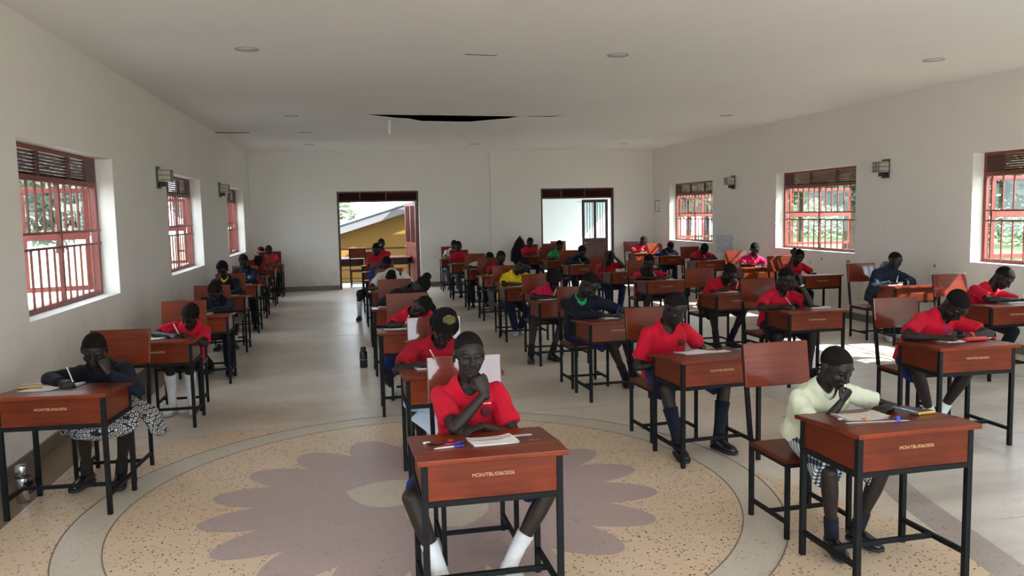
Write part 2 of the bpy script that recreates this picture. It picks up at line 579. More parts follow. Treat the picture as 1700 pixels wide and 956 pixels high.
mb.box((XL - 0.8, YF - 0.8, ZC + 0.62), (XR + 0.8, YB + 0.9, ZC + 0.75))
struct(mb.build('roof', VOIDM))
mb = MB()
for lo, hi in (((XL - 0.3, YF - 0.3, cz1), (XL - 0.25, YB + 0.3, ZC + 0.62)), ((XR + 0.25, YF - 0.3, cz1), (XR + 0.3, YB + 0.3, ZC + 0.62)), ((XL, YF - 0.3, cz1), (XR, YF - 0.25, ZC + 0.62)), ((XL, YB + 0.25, cz1), (XR, YB + 0.3, ZC + 0.62))):
    mb.box(lo, hi)
struct(mb.build('roof_void_walls', VOIDM))
# hairline splits and a hanging strip of tape in the ceiling
mb = MB()
mb.poly([(-2.44, 15.82), (-1.83, 15.86), (-1.85, 15.93), (-2.44, 15.95)], ZC - 0.003, ZC + 0.004)
mb.poly([(-0.96, 15.9), (-0.70, 15.9), (-0.7, 15.93), (-0.96, 15.94)], ZC - 0.003, ZC + 0.004)
mb.poly([(1.16, 8.20), (1.49, 8.23), (1.49, 8.245), (1.16, 8.215)], ZC - 0.003, ZC + 0.004)
struct(mb.build('ceiling_crack', VOIDM))
mb = MB()
mb.bar((0.66, 13.9, ZC + 0.02), (0.65, 13.92, ZC - 0.23), 0.035, 0.003)
tag(mb.build('hanging_tape', PAPER), 'thin white strip hanging from the split ceiling board', 'tape')

# floor and its inlays
mb = MB()
mb.box((XL, YF, -0.12), (XR, YB + WT, 0))
floor = struct(mb.build('floor', F_BASE))
def inlay(name, mat, fn, parent=floor):
    b = MB()
    fn(b)
    return struct(b.build(name, mat, parent))
FC = V((0.45, 5.13))
def circ(r, n=128, ph=0.0):
    return [(FC.x + r * math.cos(2 * PI * i / n + ph), FC.y + r * math.sin(2 * PI * i / n + ph)) for i in range(n)]
inlay('tan_field_inlay', F_TAN, lambda b: b.poly([(-2.12, 2.2), (2.96, 2.2), (3.02, 3.31), (3.10, 3.9), (2.2, 6.3), (1.5, 7.15), (-1.2, 7.15), (-2.12, 6.3)], -0.01, 0.0008))
inlay('ring_inlay', F_RING, lambda b: b.poly(circ(2.19), -0.01, 0.0014))
inlay('disc_inlay', F_TAN, lambda b: b.poly(circ(1.94), -0.01, 0.0020))
def flower(b):
    """eighteen rounded petals round a common centre"""
    pts = []
    n = 720
    for i in range(n):
        th = 2 * PI * i / n
        best = 0
        k0 = round((math.degrees(th) - 8) / 20)
        for k in (k0 - 1, k0, k0 + 1):
            a = R_(8 + 20 * k)
            dth = (th - a + PI) % (2 * PI) - PI
            # ray against an ellipse (half-length .42 radially, .195 across) centred 1.03 out
            ca, sa = math.cos(dth), math.sin(dth)
            A, B, C = 0.42, 0.20, 1.03
            qa = (ca / A) ** 2 + (sa / B) ** 2
            qb = -2 * ca * C / A ** 2
            qc = (C / A) ** 2 - 1
            D = qb * qb - 4 * qa * qc
            if D > 0:
                best = max(best, (-qb + math.sqrt(D)) / (2 * qa))
        best = max(best, 1.0)
        pts.append((FC.x + best * math.cos(th), FC.y + best * math.sin(th)))
    b.poly(pts, -0.01, 0.0026)
inlay('flower_inlay', F_MAUVE, flower)
def leaves(b):
    for k in range(3):
        a = R_(160 + 120 * k)
        d, n_ = V((math.cos(a), math.sin(a))), V((-math.sin(a), math.cos(a)))
        L, R = [], []
        for i in range(13):
            t = i / 12
            wdt = 0.26 * math.sin(PI * t) ** 0.8
            c = FC + d * (0.0 + 0.60 * t)
            L.append(tuple(c + n_ * wdt)); R.append(tuple(c - n_ * wdt))
        b.poly(R + L[::-1], -0.01, 0.0032)
inlay('leaf_inlay', F_RING, leaves)
def ringline(b):
    for r in (1.94, 2.19):
        o, i_ = circ(r + 0.004, 160), circ(r - 0.004, 160)
        for j in range(160):
            k = (j + 1) % 160
            b.poly([i_[j], i_[k], o[k], o[j]], -0.005, 0.0036)
inlay('divider_strips', F_LINE, ringline)
gl = [(2.92, 2.0), (3.02, 3.31), (3.22, 4.3), (3.47, 5.15), (3.62, 6.37), (3.66, 8.5), (3.66, 20.0)]
inlay('grey_strip_inlay', F_DGREY, lambda b: [b.poly([gl[i], (gl[i][0] + 0.22, gl[i][1]), (gl[i + 1][0] + 0.22, gl[i + 1][1]), gl[i + 1]], -0.01, 0.0010) for i in range(4)])
inlay('light_grey_inlay', F_GREY, lambda b: [b.poly([(gl[i][0] + 0.22, gl[i][1]), (XR - 0.4, gl[i][1]), (XR - 0.4, gl[i + 1][1]), (gl[i + 1][0] + 0.22, gl[i + 1][1])], -0.01, 0.0007) for i in range(5)])
inlay('brown_strip_inlay', F_BROWN, lambda b: b.poly([(XL, YF), (-2.14, YF), (-2.14, YB - 0.1), (XL, YB - 0.1)], -0.01, 0.0011))
def joints(b):
    for yy in (7.15, 12.6):
        b.box((-2.14, yy - 0.004, -0.004), (XR - 0.3, yy + 0.004, 0.0016))
    for yy in (3.9, 5.4, 6.2):
        b.box((3.6, yy - 0.004, -0.004), (XR - 0.4, yy + 0.004, 0.0016))
    b.box((5.6 - 0.004, 2.2, -0.004), (5.6 + 0.004, 7.15, 0.0016))
inlay('floor_joints', F_JOINT, joints)

# skirtings
HB = 0.115
mb = MB(); mb.box((XL, YF, 0), (XL + 0.02, YB, HB)); struct(mb.build('baseboard_left', F_SKIRT))
mb = MB(); mb.box((XR - 0.02, YF, 0), (XR, YB, HB)); struct(mb.build('baseboard_right', F_SKIRT))
mb = MB()
mb.box((XL + 0.02, YB - 0.02, 0), (D1X[0], YB, HB)); mb.box((D1X[1], YB - 0.02, 0), (PX, YB, HB))
mb.box((PX, YB - PT - 0.02, 0), (D2X[0], YB - PT, HB)); mb.box((D2X[1], YB - PT - 0.02, 0), (XR - 0.02, YB - PT, HB))
struct(mb.build('baseboard_end', F_SKIRT))

# ------------------------------------------------------------------ windows
def casement(name, hinge, width, h, ang, sgn, parent):
    """leaf hinged at hinge; closed it runs along +x (sgn 1) or -x (sgn -1); opens outward (+y)"""
    e = empty(name)
    e.parent = parent
    e.location = hinge
    e.rotation_euler = (0, 0, ang * sgn)
    W = width * sgn
    def rb(b, x0, x1, z0, z1, y0=-0.02, y1=0.02):
        b.box((min(x0, x1), y0, z0), (max(x0, x1), y1, z1))
    b = MB()
    fwid = 0.045 * sgn
    rb(b, 0, fwid, 0, h); rb(b, W - fwid, W, 0, h)
    rb(b, fwid, W - fwid, 0, 0.05); rb(b, fwid, W - fwid, h - 0.05, h)
    rb(b, fwid, W - fwid, h * 0.50, h * 0.50 + 0.09)
    rb(b, W / 2 - 0.02, W / 2 + 0.02, 0.05, h - 0.05, -0.015, 0.015)
    b.build('sash_frame', REDBROWN, e, 0.004)
    g = MB()
    rb(g, fwid, W - fwid, 0.05, h - 0.05, -0.002, 0.002)
    g.build('pane', PANE, e)
    return e
def make_window(n, y0, y1, side):
    wdt = y1 - y0
    H = WIN_Z[1] - WIN_Z[0]
    root = empty('window_%d' % n)
    if side == 'right':
        root.location = (XR, y1, WIN_Z[0]); root.rotation_euler = (0, 0, -PI / 2)
        far = 0
    else:
        root.location = (XL, y0, WIN_Z[0]); root.rotation_euler = (0, 0, PI / 2)
        far = wdt
    struct(root)
    ya, yb = 0.165, 0.225
    b = MB()
    for lo, hi in (((0, ya, 0), (0.05, yb, H)), ((wdt - 0.05, ya, 0), (wdt, yb, H)), ((0.05, ya, 0), (wdt - 0.05, yb, 0.045)), ((0.05, ya, H - 0.04), (wdt - 0.05, yb, H)), ((0.05, ya - 0.01, H - 0.30), (wdt - 0.05, yb, H - 0.25))):
        b.box(lo, hi)
    struct(b.build('window_frame', REDBROWN, root, 0.004))
    b = MB()
    zt0, zt1 = H - 0.25, H - 0.04
    for i in range(7):
        z = zt0 + 0.015 + i * (zt1 - zt0 - 0.03) / 6
        b.bar((0.05, 0.195, z), (wdt - 0.05, 0.195, z), 0.030, 0.004, (0, 1.0, 1))
    for t in (0.36, 0.68):
        x = wdt * t
        b.box((x - 0.02, 0.165, zt0), (x + 0.02, 0.20, zt1))
    fx = (0.05, 0.33) if far == 0 else (wdt - 0.33, wdt - 0.05)
    b.box((fx[0], 0.165, zt0), (fx[1], 0.19, zt1))
    struct(b.build('ventilation_louvre', DARKBROWN, root))
    b = MB()
    for z in (1.73 - WIN_Z[0], 1.60 - WIN_Z[0]):
        b.box((0.05, 0.135, z - 0.011), (wdt - 0.05, 0.155, z + 0.011))
    nb = 14
    for i in range(1, nb):
        x = wdt * i / nb
        if i == nb // 2:
            b.box((x - 0.02, 0.13, 0.03), (x + 0.02, 0.165, H - 0.29))
        for a, c in ((0.03, 1.60 - WIN_Z[0]), (1.73 - WIN_Z[0], H - 0.29)):
            b.box((x - 0.008, 0.137, a), (x + 0.008, 0.153, c))
    struct(b.build('burglar_bars', REDBROWN, root))
    hh = H - 0.30 - 0.05
    wl = (wdt - 0.1) / 2
    if far == 0:
        casement('casement', (0.05, 0.245, 0.048), wl, hh, R_(82), 1, root)
        casement('casement', (wdt - 0.05, 0.245, 0.048), wl, hh, R_(-30 if n % 2 else -55) * -1, -1, root)
    else:
        casement('casement', (wdt - 0.05, 0.245, 0.048), wl, hh, R_(75), -1, root)
        casement('casement', (0.05, 0.245, 0.048), wl, hh, R_(28), 1, root)
    return root
k = 1
for side in ('left', 'right'):
    for a, b in WIN_Y:
        make_window(k, a, b, side)
        k += 1

# ------------------------------------------------------------------ end doors
def door_set(n, x0, x1, yplane):
    root = struct(empty('door_%d' % n, (x0, yplane, 0)))
    wd = x1 - x0
    b = MB()
    b.box((0, 0.03, 0), (0.05, 0.10, DZ)); b.box((wd - 0.05, 0.03, 0), (wd, 0.10, DZ)); b.box((0.05, 0.03, DZ - 0.04), (wd - 0.05, 0.10, DZ)); b.box((0.05, 0.03, 2.17), (wd - 0.05, 0.10, 2.215))
    struct(b.build('door_frame', DARKBROWN, root, 0.004))
    b = MB()
    for i in range(6):
        z = 2.225 + i * 0.034
        b.bar((0.05, 0.065, z), (wd - 0.05, 0.065, z), 0.05, 0.006, (0, -0.8, 1))
    for t in (0.28, 0.6):
        b.box((wd * t - 0.015, 0.03, 2.215), (wd * t + 0.015, 0.09, DZ - 0.04))
    b.box((0.05, 0.085, 2.215), (wd - 0.05, 0.092, DZ - 0.04))
    struct(b.build('transom_louvre', DARKBROWN, root))
    return root, wd
def door_leaf(parent, hinge, width, ang, barred):
    e = empty('door_leaf'); e.parent = parent; e.location = hinge; e.rotation_euler = (0, 0, ang)
    W, H = width, 2.14
    b = MB()
    for lo, hi in (((-W, -0.02, 0.02), (-W + 0.07, 0.02, H)), ((-0.07, -0.02, 0.02), (0, 0.02, H)), ((-W + 0.07, -0.02, H - 0.08), (-0.07, 0.02, H)), ((-W + 0.07, -0.02, 0.02), (-0.07, 0.02, 0.12)), ((-W + 0.07, -0.02, 1.02), (-0.07, 0.02, 1.12)), ((-W / 2 - 0.035, -0.02, 1.12), (-W / 2 + 0.035, 0.02, H - 0.08))):
        b.box(lo, hi)
    for i in range(10):
        xa = -W + 0.07 + i * (W - 0.14) / 10
        b.box((xa, -0.012, 0.12), (xa + (W - 0.14) / 10 - 0.004, 0.012, 1.02))
    for i in range(1, 8):
        if i != 4:
            xa = -W + 0.07 + i * (W - 0.14) / 8
            b.box((xa - 0.007, -0.01, 1.12), (xa + 0.007, 0.01, H - 0.08))
    struct(b.build('leaf_panel', DARKBROWN if barred else REDBROWN, e, 0.003))
    b = MB()
    b.box((-W + 0.07, 0.010, 1.12), (-0.07, 0.013, H - 0.08))
    struct(b.build('pane', PANE, e))
    b = MB()
    b.tube((-W + 0.03, -0.05, 1.0), (-W + 0.12, -0.05, 1.0), 0.009); b.tube((-W + 0.035, -0.05, 1.0), (-W + 0.035, 0, 1.0), 0.009)
    b.tube((-W - 0.02, 0, H - 0.06), (-W - 0.11, 0.02, H - 0.05), 0.008)
    b.build('door_handle', CHROME, e)
    return e
r1, wd1 = door_set(1, D1X[0], D1X[1], YB + 0.1)
door_leaf(r1, (wd1 - 0.06, 0.12, 0), 0.95, R_(-77), False)
r2, wd2 = door_set(2, D2X[0], D2X[1], YB - PT)
door_leaf(r2, (wd2 - 0.13, 0.12, 0), 0.70, R_(-4), True)

# ------------------------------------------------------------------ beyond the room
GRASS = plain('short_grass', (0.10, 0.135, 0.05), 0.4, 1.3, rough=0.9)
SAND = plain('bare_sandy_ground', (0.41, 0.39, 0.345), 0.2, 0.6, rough=0.95)
mb = MB(); mb.box((XR + WT, -40, -0.4), (90, 60, -0.2)); struct(mb.build('ground_grass', GRASS))
mb = MB(); mb.box((-80, -40, -0.4), (XL - WT, 60, -0.2)); struct(mb.build('ground_yard', SAND))
mb = MB(); mb.box((XL - WT, YB + WT, -0.4), (XR + WT, 60, -0.22)); mb.box((XL - WT, -40, -0.4), (XR + WT, YF - WT, -0.2)); struct(mb.build('ground_court', SAND))
mb = MB(); mb.box((-2.4, YB + WT, -0.2), (XR, 22.9, -0.005)); struct(mb.build('floor_verandah', F_GREY))
# railing
root = tag(empty('railing', (0.6, 22.6, 0)), 'dark red tubular railing of the verandah beyond the open doorway', 'railing')
for i in range(5):
    b = MB(); b.bar((-2.0 + i * 0.97, 0, -0.01), (-2.0 + i * 0.97, 0, 0.92), 0.045, 0.045, (0, 1, 0)); b.build('post', DARKBROWN, root)
b = MB(); b.bar((-2.05, 0, 0.93), (1.93, 0, 0.93), 0.06, 0.05); b.build('handrail', DARKBROWN, root)
for z in (0.12, 0.36, 0.60):
    b = MB(); b.bar((-2.0, 0, z), (1.88, 0, z), 0.025, 0.025); b.build('rail', DARKBROWN, root)
# neighbouring house with a sloping roof edge
root = tag(empty('neighbouring_house', (0, 24.4, -0.2)), 'ochre gabled house with pale sloping roof edge seen through the doorway', 'house')
def sl(x):
    return 1.334 + 0.2 + 0.30 * (x + 0.34)
def slab(name, x0, x1, f0, f1, ya, yb, mat):
    b = MB()
    q = [(x0, f0(x0)), (x1, f0(x1)), (x1, f1(x1)), (x0, f1(x0))]
    b.add([(x, ya, z) for x, z in q] + [(x, yb, z) for x, z in q], [(0, 1, 2, 3), (7, 6, 5, 4), (0, 4, 5, 1), (1, 5, 6, 2), (2, 6, 7, 3), (3, 7, 4, 0)])
    b.build(name, mat, root)
slab('wall', -3.5, 3.0, lambda x: 0, lambda x: sl(x) + 0.1, 0, 4.5, OCHRE)
slab('fascia', -3.8, 3.2, sl, lambda x: sl(x) + 0.25, -0.40, -0.33, FASCIA)
slab('roof_sheet', -3.9, 3.2, lambda x: sl(x) + 0.25, lambda x: sl(x) + 0.285, -0.45, 5.0, plain('light_blue_roof_sheet', (0.20, 0.28, 0.34), 0.08, 3, rough=0.5))
mb = MB(); mb.box((3.2, 22.9, -0.2), (8.6, 23.1, 3.0)); struct(mb.build('wall_verandah', WHITEW))
mb = MB(); mb.box((2.3, YB + WT + 0.02, 2.98), (8.6, 23.4, 3.1)); struct(mb.build('added_shade_slab', WHITEW))  # unseen slab added to shade the white wall beyond the second door

def leaf_crown(b, c, rad, n, size, seed):
    rnd = random.Random(seed)
    for _ in range(n):
        u, t = rnd.uniform(-1, 1), rnd.uniform(0, 2 * PI)
        rr = rnd.random() ** 0.33
        q = math.sqrt(1 - u * u)
        p = V((c[0] + rad[0] * rr * q * math.cos(t), c[1] + rad[1] * rr * q * math.sin(t), c[2] + rad[2] * rr * u))
        d = V((rnd.gauss(0, 1), rnd.gauss(0, 1), rnd.gauss(0, 0.6))).normalized()
        e = d.orthogonal().normalized()
        sz = size * rnd.uniform(0.6, 1.3)
        b.add([p - d * sz, p + e * sz * 0.4, p + d * sz, p - e * sz * 0.4], [(0, 1, 2, 3)])
def leaf_mat(name, c):
    m = NT(name)
    f = m.noise(m.coords(), 2.2, 3)
    cc = m.ramp(f, [(0.3, tuple(x * 0.7 for x in c)), (0.7, tuple(x * 1.25 for x in c))])
    m.l(cc, m.b.inputs['Base Color'])
    setb(m, rough=0.7, spec=0.25)
    tr = m.n('ShaderNodeBsdfTranslucent')
    m.l(cc, tr.inputs[0])
    mx = m.n('ShaderNodeMixShader')
    mx.inputs[0].default_value = 0.5
    out = m.t.nodes['Material Output']
    m.l(m.b.outputs[0], mx.inputs[1]); m.l(tr.outputs[0], mx.inputs[2]); m.l(mx.outputs[0], out.inputs[0])
    return m.m
LEAF = leaf_mat('green_leaves', (0.20, 0.27, 0.13))
LEAF2 = leaf_mat('grey_green_leaves', (0.25, 0.29, 0.22))
BARK = plain('tree_bark', (0.09, 0.065, 0.045), 0.3, 12, rough=0.9)
def tree(x, y, h, rad, label, seed, mat, n=1500):
    rnd = random.Random(seed)
    root = tag(empty('tree', (x, y, -0.2)), label, 'tree')
    b = MB()
    b.limb([((0, 0, 0), 0.16, 0.16), ((0.08, 0.05, h * 0.3), 0.12, 0.12), ((0, 0.1, h * 0.6), 0.08, 0.08), ((0.1, 0, h * 0.85), 0.04, 0.04)])
    for i in range(7):
        a = i * 2.4
        z = h * (0.35 + 0.06 * i)
        b.tube((0.03, 0.06, z), (math.cos(a) * rad * 0.7, math.sin(a) * rad * 0.7, z + h * 0.2), 0.045, 0.015, 8)
    b.build('trunk', BARK, root)
    b = MB()
    for i in range(14):
        a = rnd.uniform(0, 6.28)
        leaf_crown(b, (math.cos(a) * rad * rnd.uniform(0, 0.7), math.sin(a) * rad * rnd.uniform(0, 0.7), h * rnd.uniform(0.42, 0.95)), (rad * 0.6, rad * 0.6, h * 0.2), n // 9, 0.27, seed * 31 + i)
    b.build('leaves', mat, root)
    return root
tree(-1.3, 34.5, 4.0, 1.5, 'pale green tree above the sloping roof edge of the ochre house', 3, LEAF2, 1900)
TR = [(17.5, 40.5, 6.5, 2.6), (14.6, 32.0, 5.2, 1.8), (19.2, 28.6, 5.6, 2.3), (25.5, 43.0, 8.0, 3.8), (22.5, 34.0, 6.4, 2.3), (17.2, 15.4, 4.8, 2.2), (24.5, 25.6, 6.8, 3.0)]
TL = ['tall tree farthest off, seen through the right window nearest the end wall', 'leafy tree seen through the right window nearest the end wall', 'leafy tree on the grass outside the middle right window', 'tall tree far behind the lawn outside the middle right window',
      'broad tree behind the bars at the far side of the middle right window', 'small tree close outside the nearest right window', 'tall tree far behind the nearest right window']
for i, (t, l) in enumerate(zip(TR, TL)):
    tree(*t, l, 4 + i, LEAF if i % 2 else LEAF2, 5200)
tree(-6.6, 44.0, 6.0, 2.4, 'tall tree far off in the yard outside the left windows', 19, LEAF2, 4500)
tree(-9.6, 29.0, 5.6, 2.2, 'rounded tree beyond the yellow garden wall outside the nearest left window', 20, LEAF2, 4500)
tree(-14.2, 36.5, 7.0, 2.9, 'tall tree behind the rounded one beyond the yellow garden wall', 21, LEAF2, 4500)
def hedge(name, pts, h, label, seed, mat):
    root = tag(empty(name, (pts[0][0], pts[0][1], -0.2)), label, 'hedge')
    b = MB()
    for i, (x, y) in enumerate(pts):
        leaf_crown(b, (x - pts[0][0], y - pts[0][1], h * 0.5), (1.5, 1.5, h * 0.55), 900, 0.16, seed + i)
    b.build('foliage', mat, root)
hedge('hedge', [(31, 14 + 2.3 * i) for i in range(20)], 3.0, 'long clipped green hedge across the grass outside the right wall', 60, LEAF)
# yard wall on the left
mb = MB(); mb.box((-8.3, 14, -0.2), (-8.1, 60, 0.95)); tag(mb.build('garden_wall', plain('yellow_garden_wall', (0.48, 0.40, 0.25), 0.15, 1, rough=0.9)), 'low yellow garden wall across the yard outside the left windows', 'garden wall')

# ------------------------------------------------------------------ desks and chairs
def lidz(y):
    return 0.775 if y < 0.11 else 0.775 - (y - 0.11) * 0.079
LETTER = None
def make_desk():
    global LETTER
    root = empty('school_desk')
    b = MB(); b.box((-0.335, -0.032, 0.750), (0.335, 0.110, 0.775)); b.build('top_strip', W_X, root, 0.005)
    b = MB()
    z = lidz(0.495)
    b.add([(-0.335, 0.113, 0.750), (0.335, 0.113, 0.750), (0.335, 0.495, z - 0.022), (-0.335, 0.495, z - 0.022), (-0.335, 0.113, 0.775), (0.335, 0.113, 0.775), (0.335, 0.495, z), (-0.335, 0.495, z)],
          [(0, 3, 2, 1), (4, 5, 6, 7), (0, 1, 5, 4), (1, 2, 6, 5), (2, 3, 7, 6), (3, 0, 4, 7)])
    b.build('lid', W_X, root, 0.004)
    b = MB(); b.box((-0.288, 0.002, 0.583), (0.288, 0.020, 0.750)); fp = b.build('front_panel', W_X, root, 0.003)
    LETTER = text_mesh('MOH/TBL/036/2026', 0.0228, GOLD)
    t = link('lettering', LETTER, fp)
    t.location = (0.0, 0.0012, 0.684)
    t.rotation_euler = (PI / 2, 0, 0)
    for sx in (-1, 1):
        b = MB()
        x0, x1 = sorted((sx * 0.292, sx * 0.306))
        b.add([(x0, 0.03, 0.583), (x1, 0.03, 0.583), (x1, 0.444, 0.583), (x0, 0.444, 0.583), (x0, 0.03, 0.748), (x1, 0.03, 0.748), (x1, 0.444, lidz(0.444) - 0.024), (x0, 0.444, lidz(0.444) - 0.024)],
              [(0, 3, 2, 1), (4, 5, 6, 7), (0, 1, 5, 4), (1, 2, 6, 5), (2, 3, 7, 6), (3, 0, 4, 7)])
        b.build('side_panel', W_Y, root)
    b = MB(); b.box((-0.288, 0.02, 0.583), (0.288, 0.444, 0.595)); b.build('bottom_board', W_X, root)
    for sx in (-1, 1):
        for y in (0.013, 0.457):
            b = MB(); b.box((sx * 0.302 - 0.014, y - 0.014, 0), (sx * 0.302 + 0.014, y + 0.014, lidz(y) - 0.0255 if y < 0.1 else lidz(y) - 0.026)); b.build('leg', BLACK, root, 0.002)
    b = MB()
    b.box((-0.288, 0.0, 0.556), (0.288, 0.026, 0.582)); b.box((-0.288, 0.444, 0.556), (0.288, 0.470, 0.582))
    for sx in (-1, 1):
        b.box((sx * 0.302 - 0.013, 0.027, 0.556), (sx * 0.302 + 0.013, 0.443, 0.582))
    b.build('frame', BLACK, root, 0.002)
    for sx in (-1, 1):
        b = MB(); b.box((sx * 0.302 - 0.011, 0.027, 0.115), (sx * 0.302 + 0.011, 0.443, 0.138)); b.build('stretcher', BLACK, root)
    b = MB(); b.box((-0.291, 0.224, 0.115), (0.291, 0.246, 0.138)); b.build('stretcher', BLACK, root)
    return root
def make_chair():
    root = empty('school_chair')
    b = MB()
    b.box((-0.212, -0.205, 0.430), (0.212, 0.185, 0.452)); b.build('seat', W_Y, root, 0.004)
    b = MB()
    M = Matrix.Translation((0, 0.194, 0.45)) @ Matrix.Rotation(R_(-9), 4, 'X')
    b.box((-0.212, -0.022, 0.315), (0.212, -0.001, 0.575), M); b.build('backrest', W_X, root, 0.005)
    for sx in (-1, 1):
        b = MB()
        x = sx * 0.192
        b.box((x - 0.012, 0.181, 0), (x + 0.012, 0.206, 0.45))
        b.box((x - 0.012, 0, 0), (x + 0.012, 0.024, 0.57), M)
        b.build('leg', BLACK, root)
        b = MB(); b.box((x - 0.012, -0.200, 0), (x + 0.012, -0.176, 0.428)); b.build('leg', BLACK, root, 0.002)
        b = MB(); b.box((x - 0.010, -0.175, 0.085), (x + 0.010, 0.180, 0.106)); b.build('stretcher', BLACK, root)
    b = MB()
    b.box((-0.18, -0.199, 0.405), (0.18, -0.177, 0.428)); b.box((-0.18, 0.182, 0.405), (0.18, 0.204, 0.428))
    for sx in (-1, 1):
        b.box((sx * 0.192 - 0.011, -0.175, 0.405), (sx * 0.192 + 0.011, 0.180, 0.428))
    b.build('seat_frame', BLACK, root)
    b = MB(); b.box((-0.181, -0.01, 0.085), (0.181, 0.010, 0.106)); b.build('stretcher', BLACK, root)
    return root
DESK0, CHAIR0 = make_desk(), make_chair()
used = {'d': False, 'c': False}
def put_desk(x, y, rz, label):
    o = copy_tree(DESK0) if used['d'] else DESK0
    used['d'] = True
    o.location = (x, y, 0); o.rotation_euler = (0, 0, rz)
    return tag(o, label, 'desk', 'wooden school desks set out in rows')
def put_chair(x, y, rz, label, gloss=False):
    o = copy_tree(CHAIR0) if used['c'] else CHAIR0
    if gloss:
        for c in o.children:
            if c.name.startswith('backrest'):
                c.data = c.data.copy(); c.data.materials[0] = W_GLOSS
    used['c'] = True
    o.location = (x, y, 0); o.rotation_euler = (0, 0, rz)
    return tag(o, label, 'chair', 'wooden school chairs at the desks')

# ------------------------------------------------------------------ people
def remeshed(mb, name, mat, voxel, smooth, rough_amp=0.0, seed=0, xf=None):
    me = mb.mesh('tmp')
    if xf:
        me.transform(xf)
    o = bpy.data.objects.new('tmp', me)
    col.objects.link(o)
    r = o.modifiers.new('r', 'REMESH')
    r.mode = 'VOXEL'
    r.voxel_size = voxel
    r.use_smooth_shade = True
    if smooth:
        sm = o.modifiers.new('s', 'SMOOTH')
        sm.factor = 0.5
        sm.iterations = smooth
    dg = bpy.context.evaluated_depsgraph_get()
    out = bpy.data.meshes.new_from_object(o.evaluated_get(dg))
    out.name = name
    bpy.data.objects.remove(o)
    bpy.data.meshes.remove(me)
    nv = len(out.vertices)
    if rough_amp:
        co = [0.0] * (nv * 3)
        no = [0.0] * (nv * 3)
        out.vertices.foreach_get('co', co)
        out.vertices.foreach_get('normal', no)
        off = V((seed * 3.1, seed * 1.7, 0))
        for i in range(nv):
            j = i * 3
            p = V((co[j], co[j + 1], co[j + 2])) + off
            r1 = noise.noise(V((p.x * 13 + p.z * 5, p.y * 13, p.z * 6 - p.x * 4)))
            n = (0.8 * noise.noise(p * 8) + (0.45 - abs(r1)) * 1.5 + 0.3 * noise.noise(p * 26)) * rough_amp
            co[j] += no[j] * n; co[j + 1] += no[j + 1] * n; co[j + 2] += no[j + 2] * n
        out.vertices.foreach_set('co', co)
    out.materials.clear()
    out.materials.append(mat)
    out.polygons.foreach_set('use_smooth', [True] * len(out.polygons))
    out.update()
    return out

def cut_neck(me, c0, vv, fwd, lat, rad, dip, low=0.028):
    """opens a round neckline; returns the rim as points"""
    n = len(me.vertices)
    co = np.empty(n * 3); me.vertices.foreach_get('co', co); co = co.reshape(-1, 3)
    d = co - np.array(c0)
    t = d @ np.array(vv); f = d @ np.array(fwd); l = d @ np.array(lat)
    rr = np.hypot(f, l)
    lim = -0.020 - dip * np.clip(f / rad, 0, 1)
    gone = (rr < rad * (1 + 0.25 * dip / 0.04 * np.clip(f / rad, 0, 1) * 0.3)) & (t > lim - low)
    faces = [tuple(q.vertices) for q in me.polygons]
    keep, edge = [], {}
    for q in faces:
        if all(gone[i] for i in q):
            continue
        keep.append(q)
        for i in range(len(q)):
            if gone[q[i]] or gone[q[i - 1]]:
                e = (min(q[i], q[i - 1]), max(q[i], q[i - 1]))
                edge[e] = edge.get(e, 0) + 1
    bv = {i for e, c in edge.items() if c == 1 for i in e if t[i] > -0.16}
    if len(bv) < 20:
        return me, None
    bv = np.array(sorted(bv))
    ang = np.arctan2(l[bv], f[bv])
    pts = []
    for k in range(48):
        a = 2 * PI * k / 48
        da = np.abs((ang - a + PI) % (2 * PI) - PI)
        sel = bv[da < 0.16]
        pts.append(co[sel].mean(axis=0) if len(sel) else None)
    pts = [V(x) for x in pts if x is not None]
    m_ = len(pts)
    for _ in range(2):
        pts = [(pts[i - 1] + pts[i] * 2 + pts[(i + 1) % m_]) / 4 for i in range(m_)]
    out = bpy.data.meshes.new(me.name)
    out.from_pydata(co.tolist(), [], keep)
    out.materials.append(me.materials[0])
    out.polygons.foreach_set('use_smooth', [True] * len(keep))
    return out, pts

def ik(S, T, l1, l2, hint):
    S, T = V(S), V(T)
    d = T - S
    D = d.length
    if D > (l1 + l2) * 0.995:
        k = D / ((l1 + l2) * 0.995)
        if k < 1.12:
            l1 *= k; l2 *= k
        else:
            k2 = 1.12
            l1 *= k2; l2 *= k2
            T = S + d.normalized() * (l1 + l2) * 0.995
            d = T - S
            D = d.length
    a = (l1 * l1 - l2 * l2 + D * D) / (2 * D)
    h = math.sqrt(max(l1 * l1 - a * a, 0))
    u = d / D
    p = V(hint) - u * V(hint).dot(u)
    p = p.normalized() if p.length > 1e-4 else V((0, 0, -1))
    return S + u * a + p * h, T

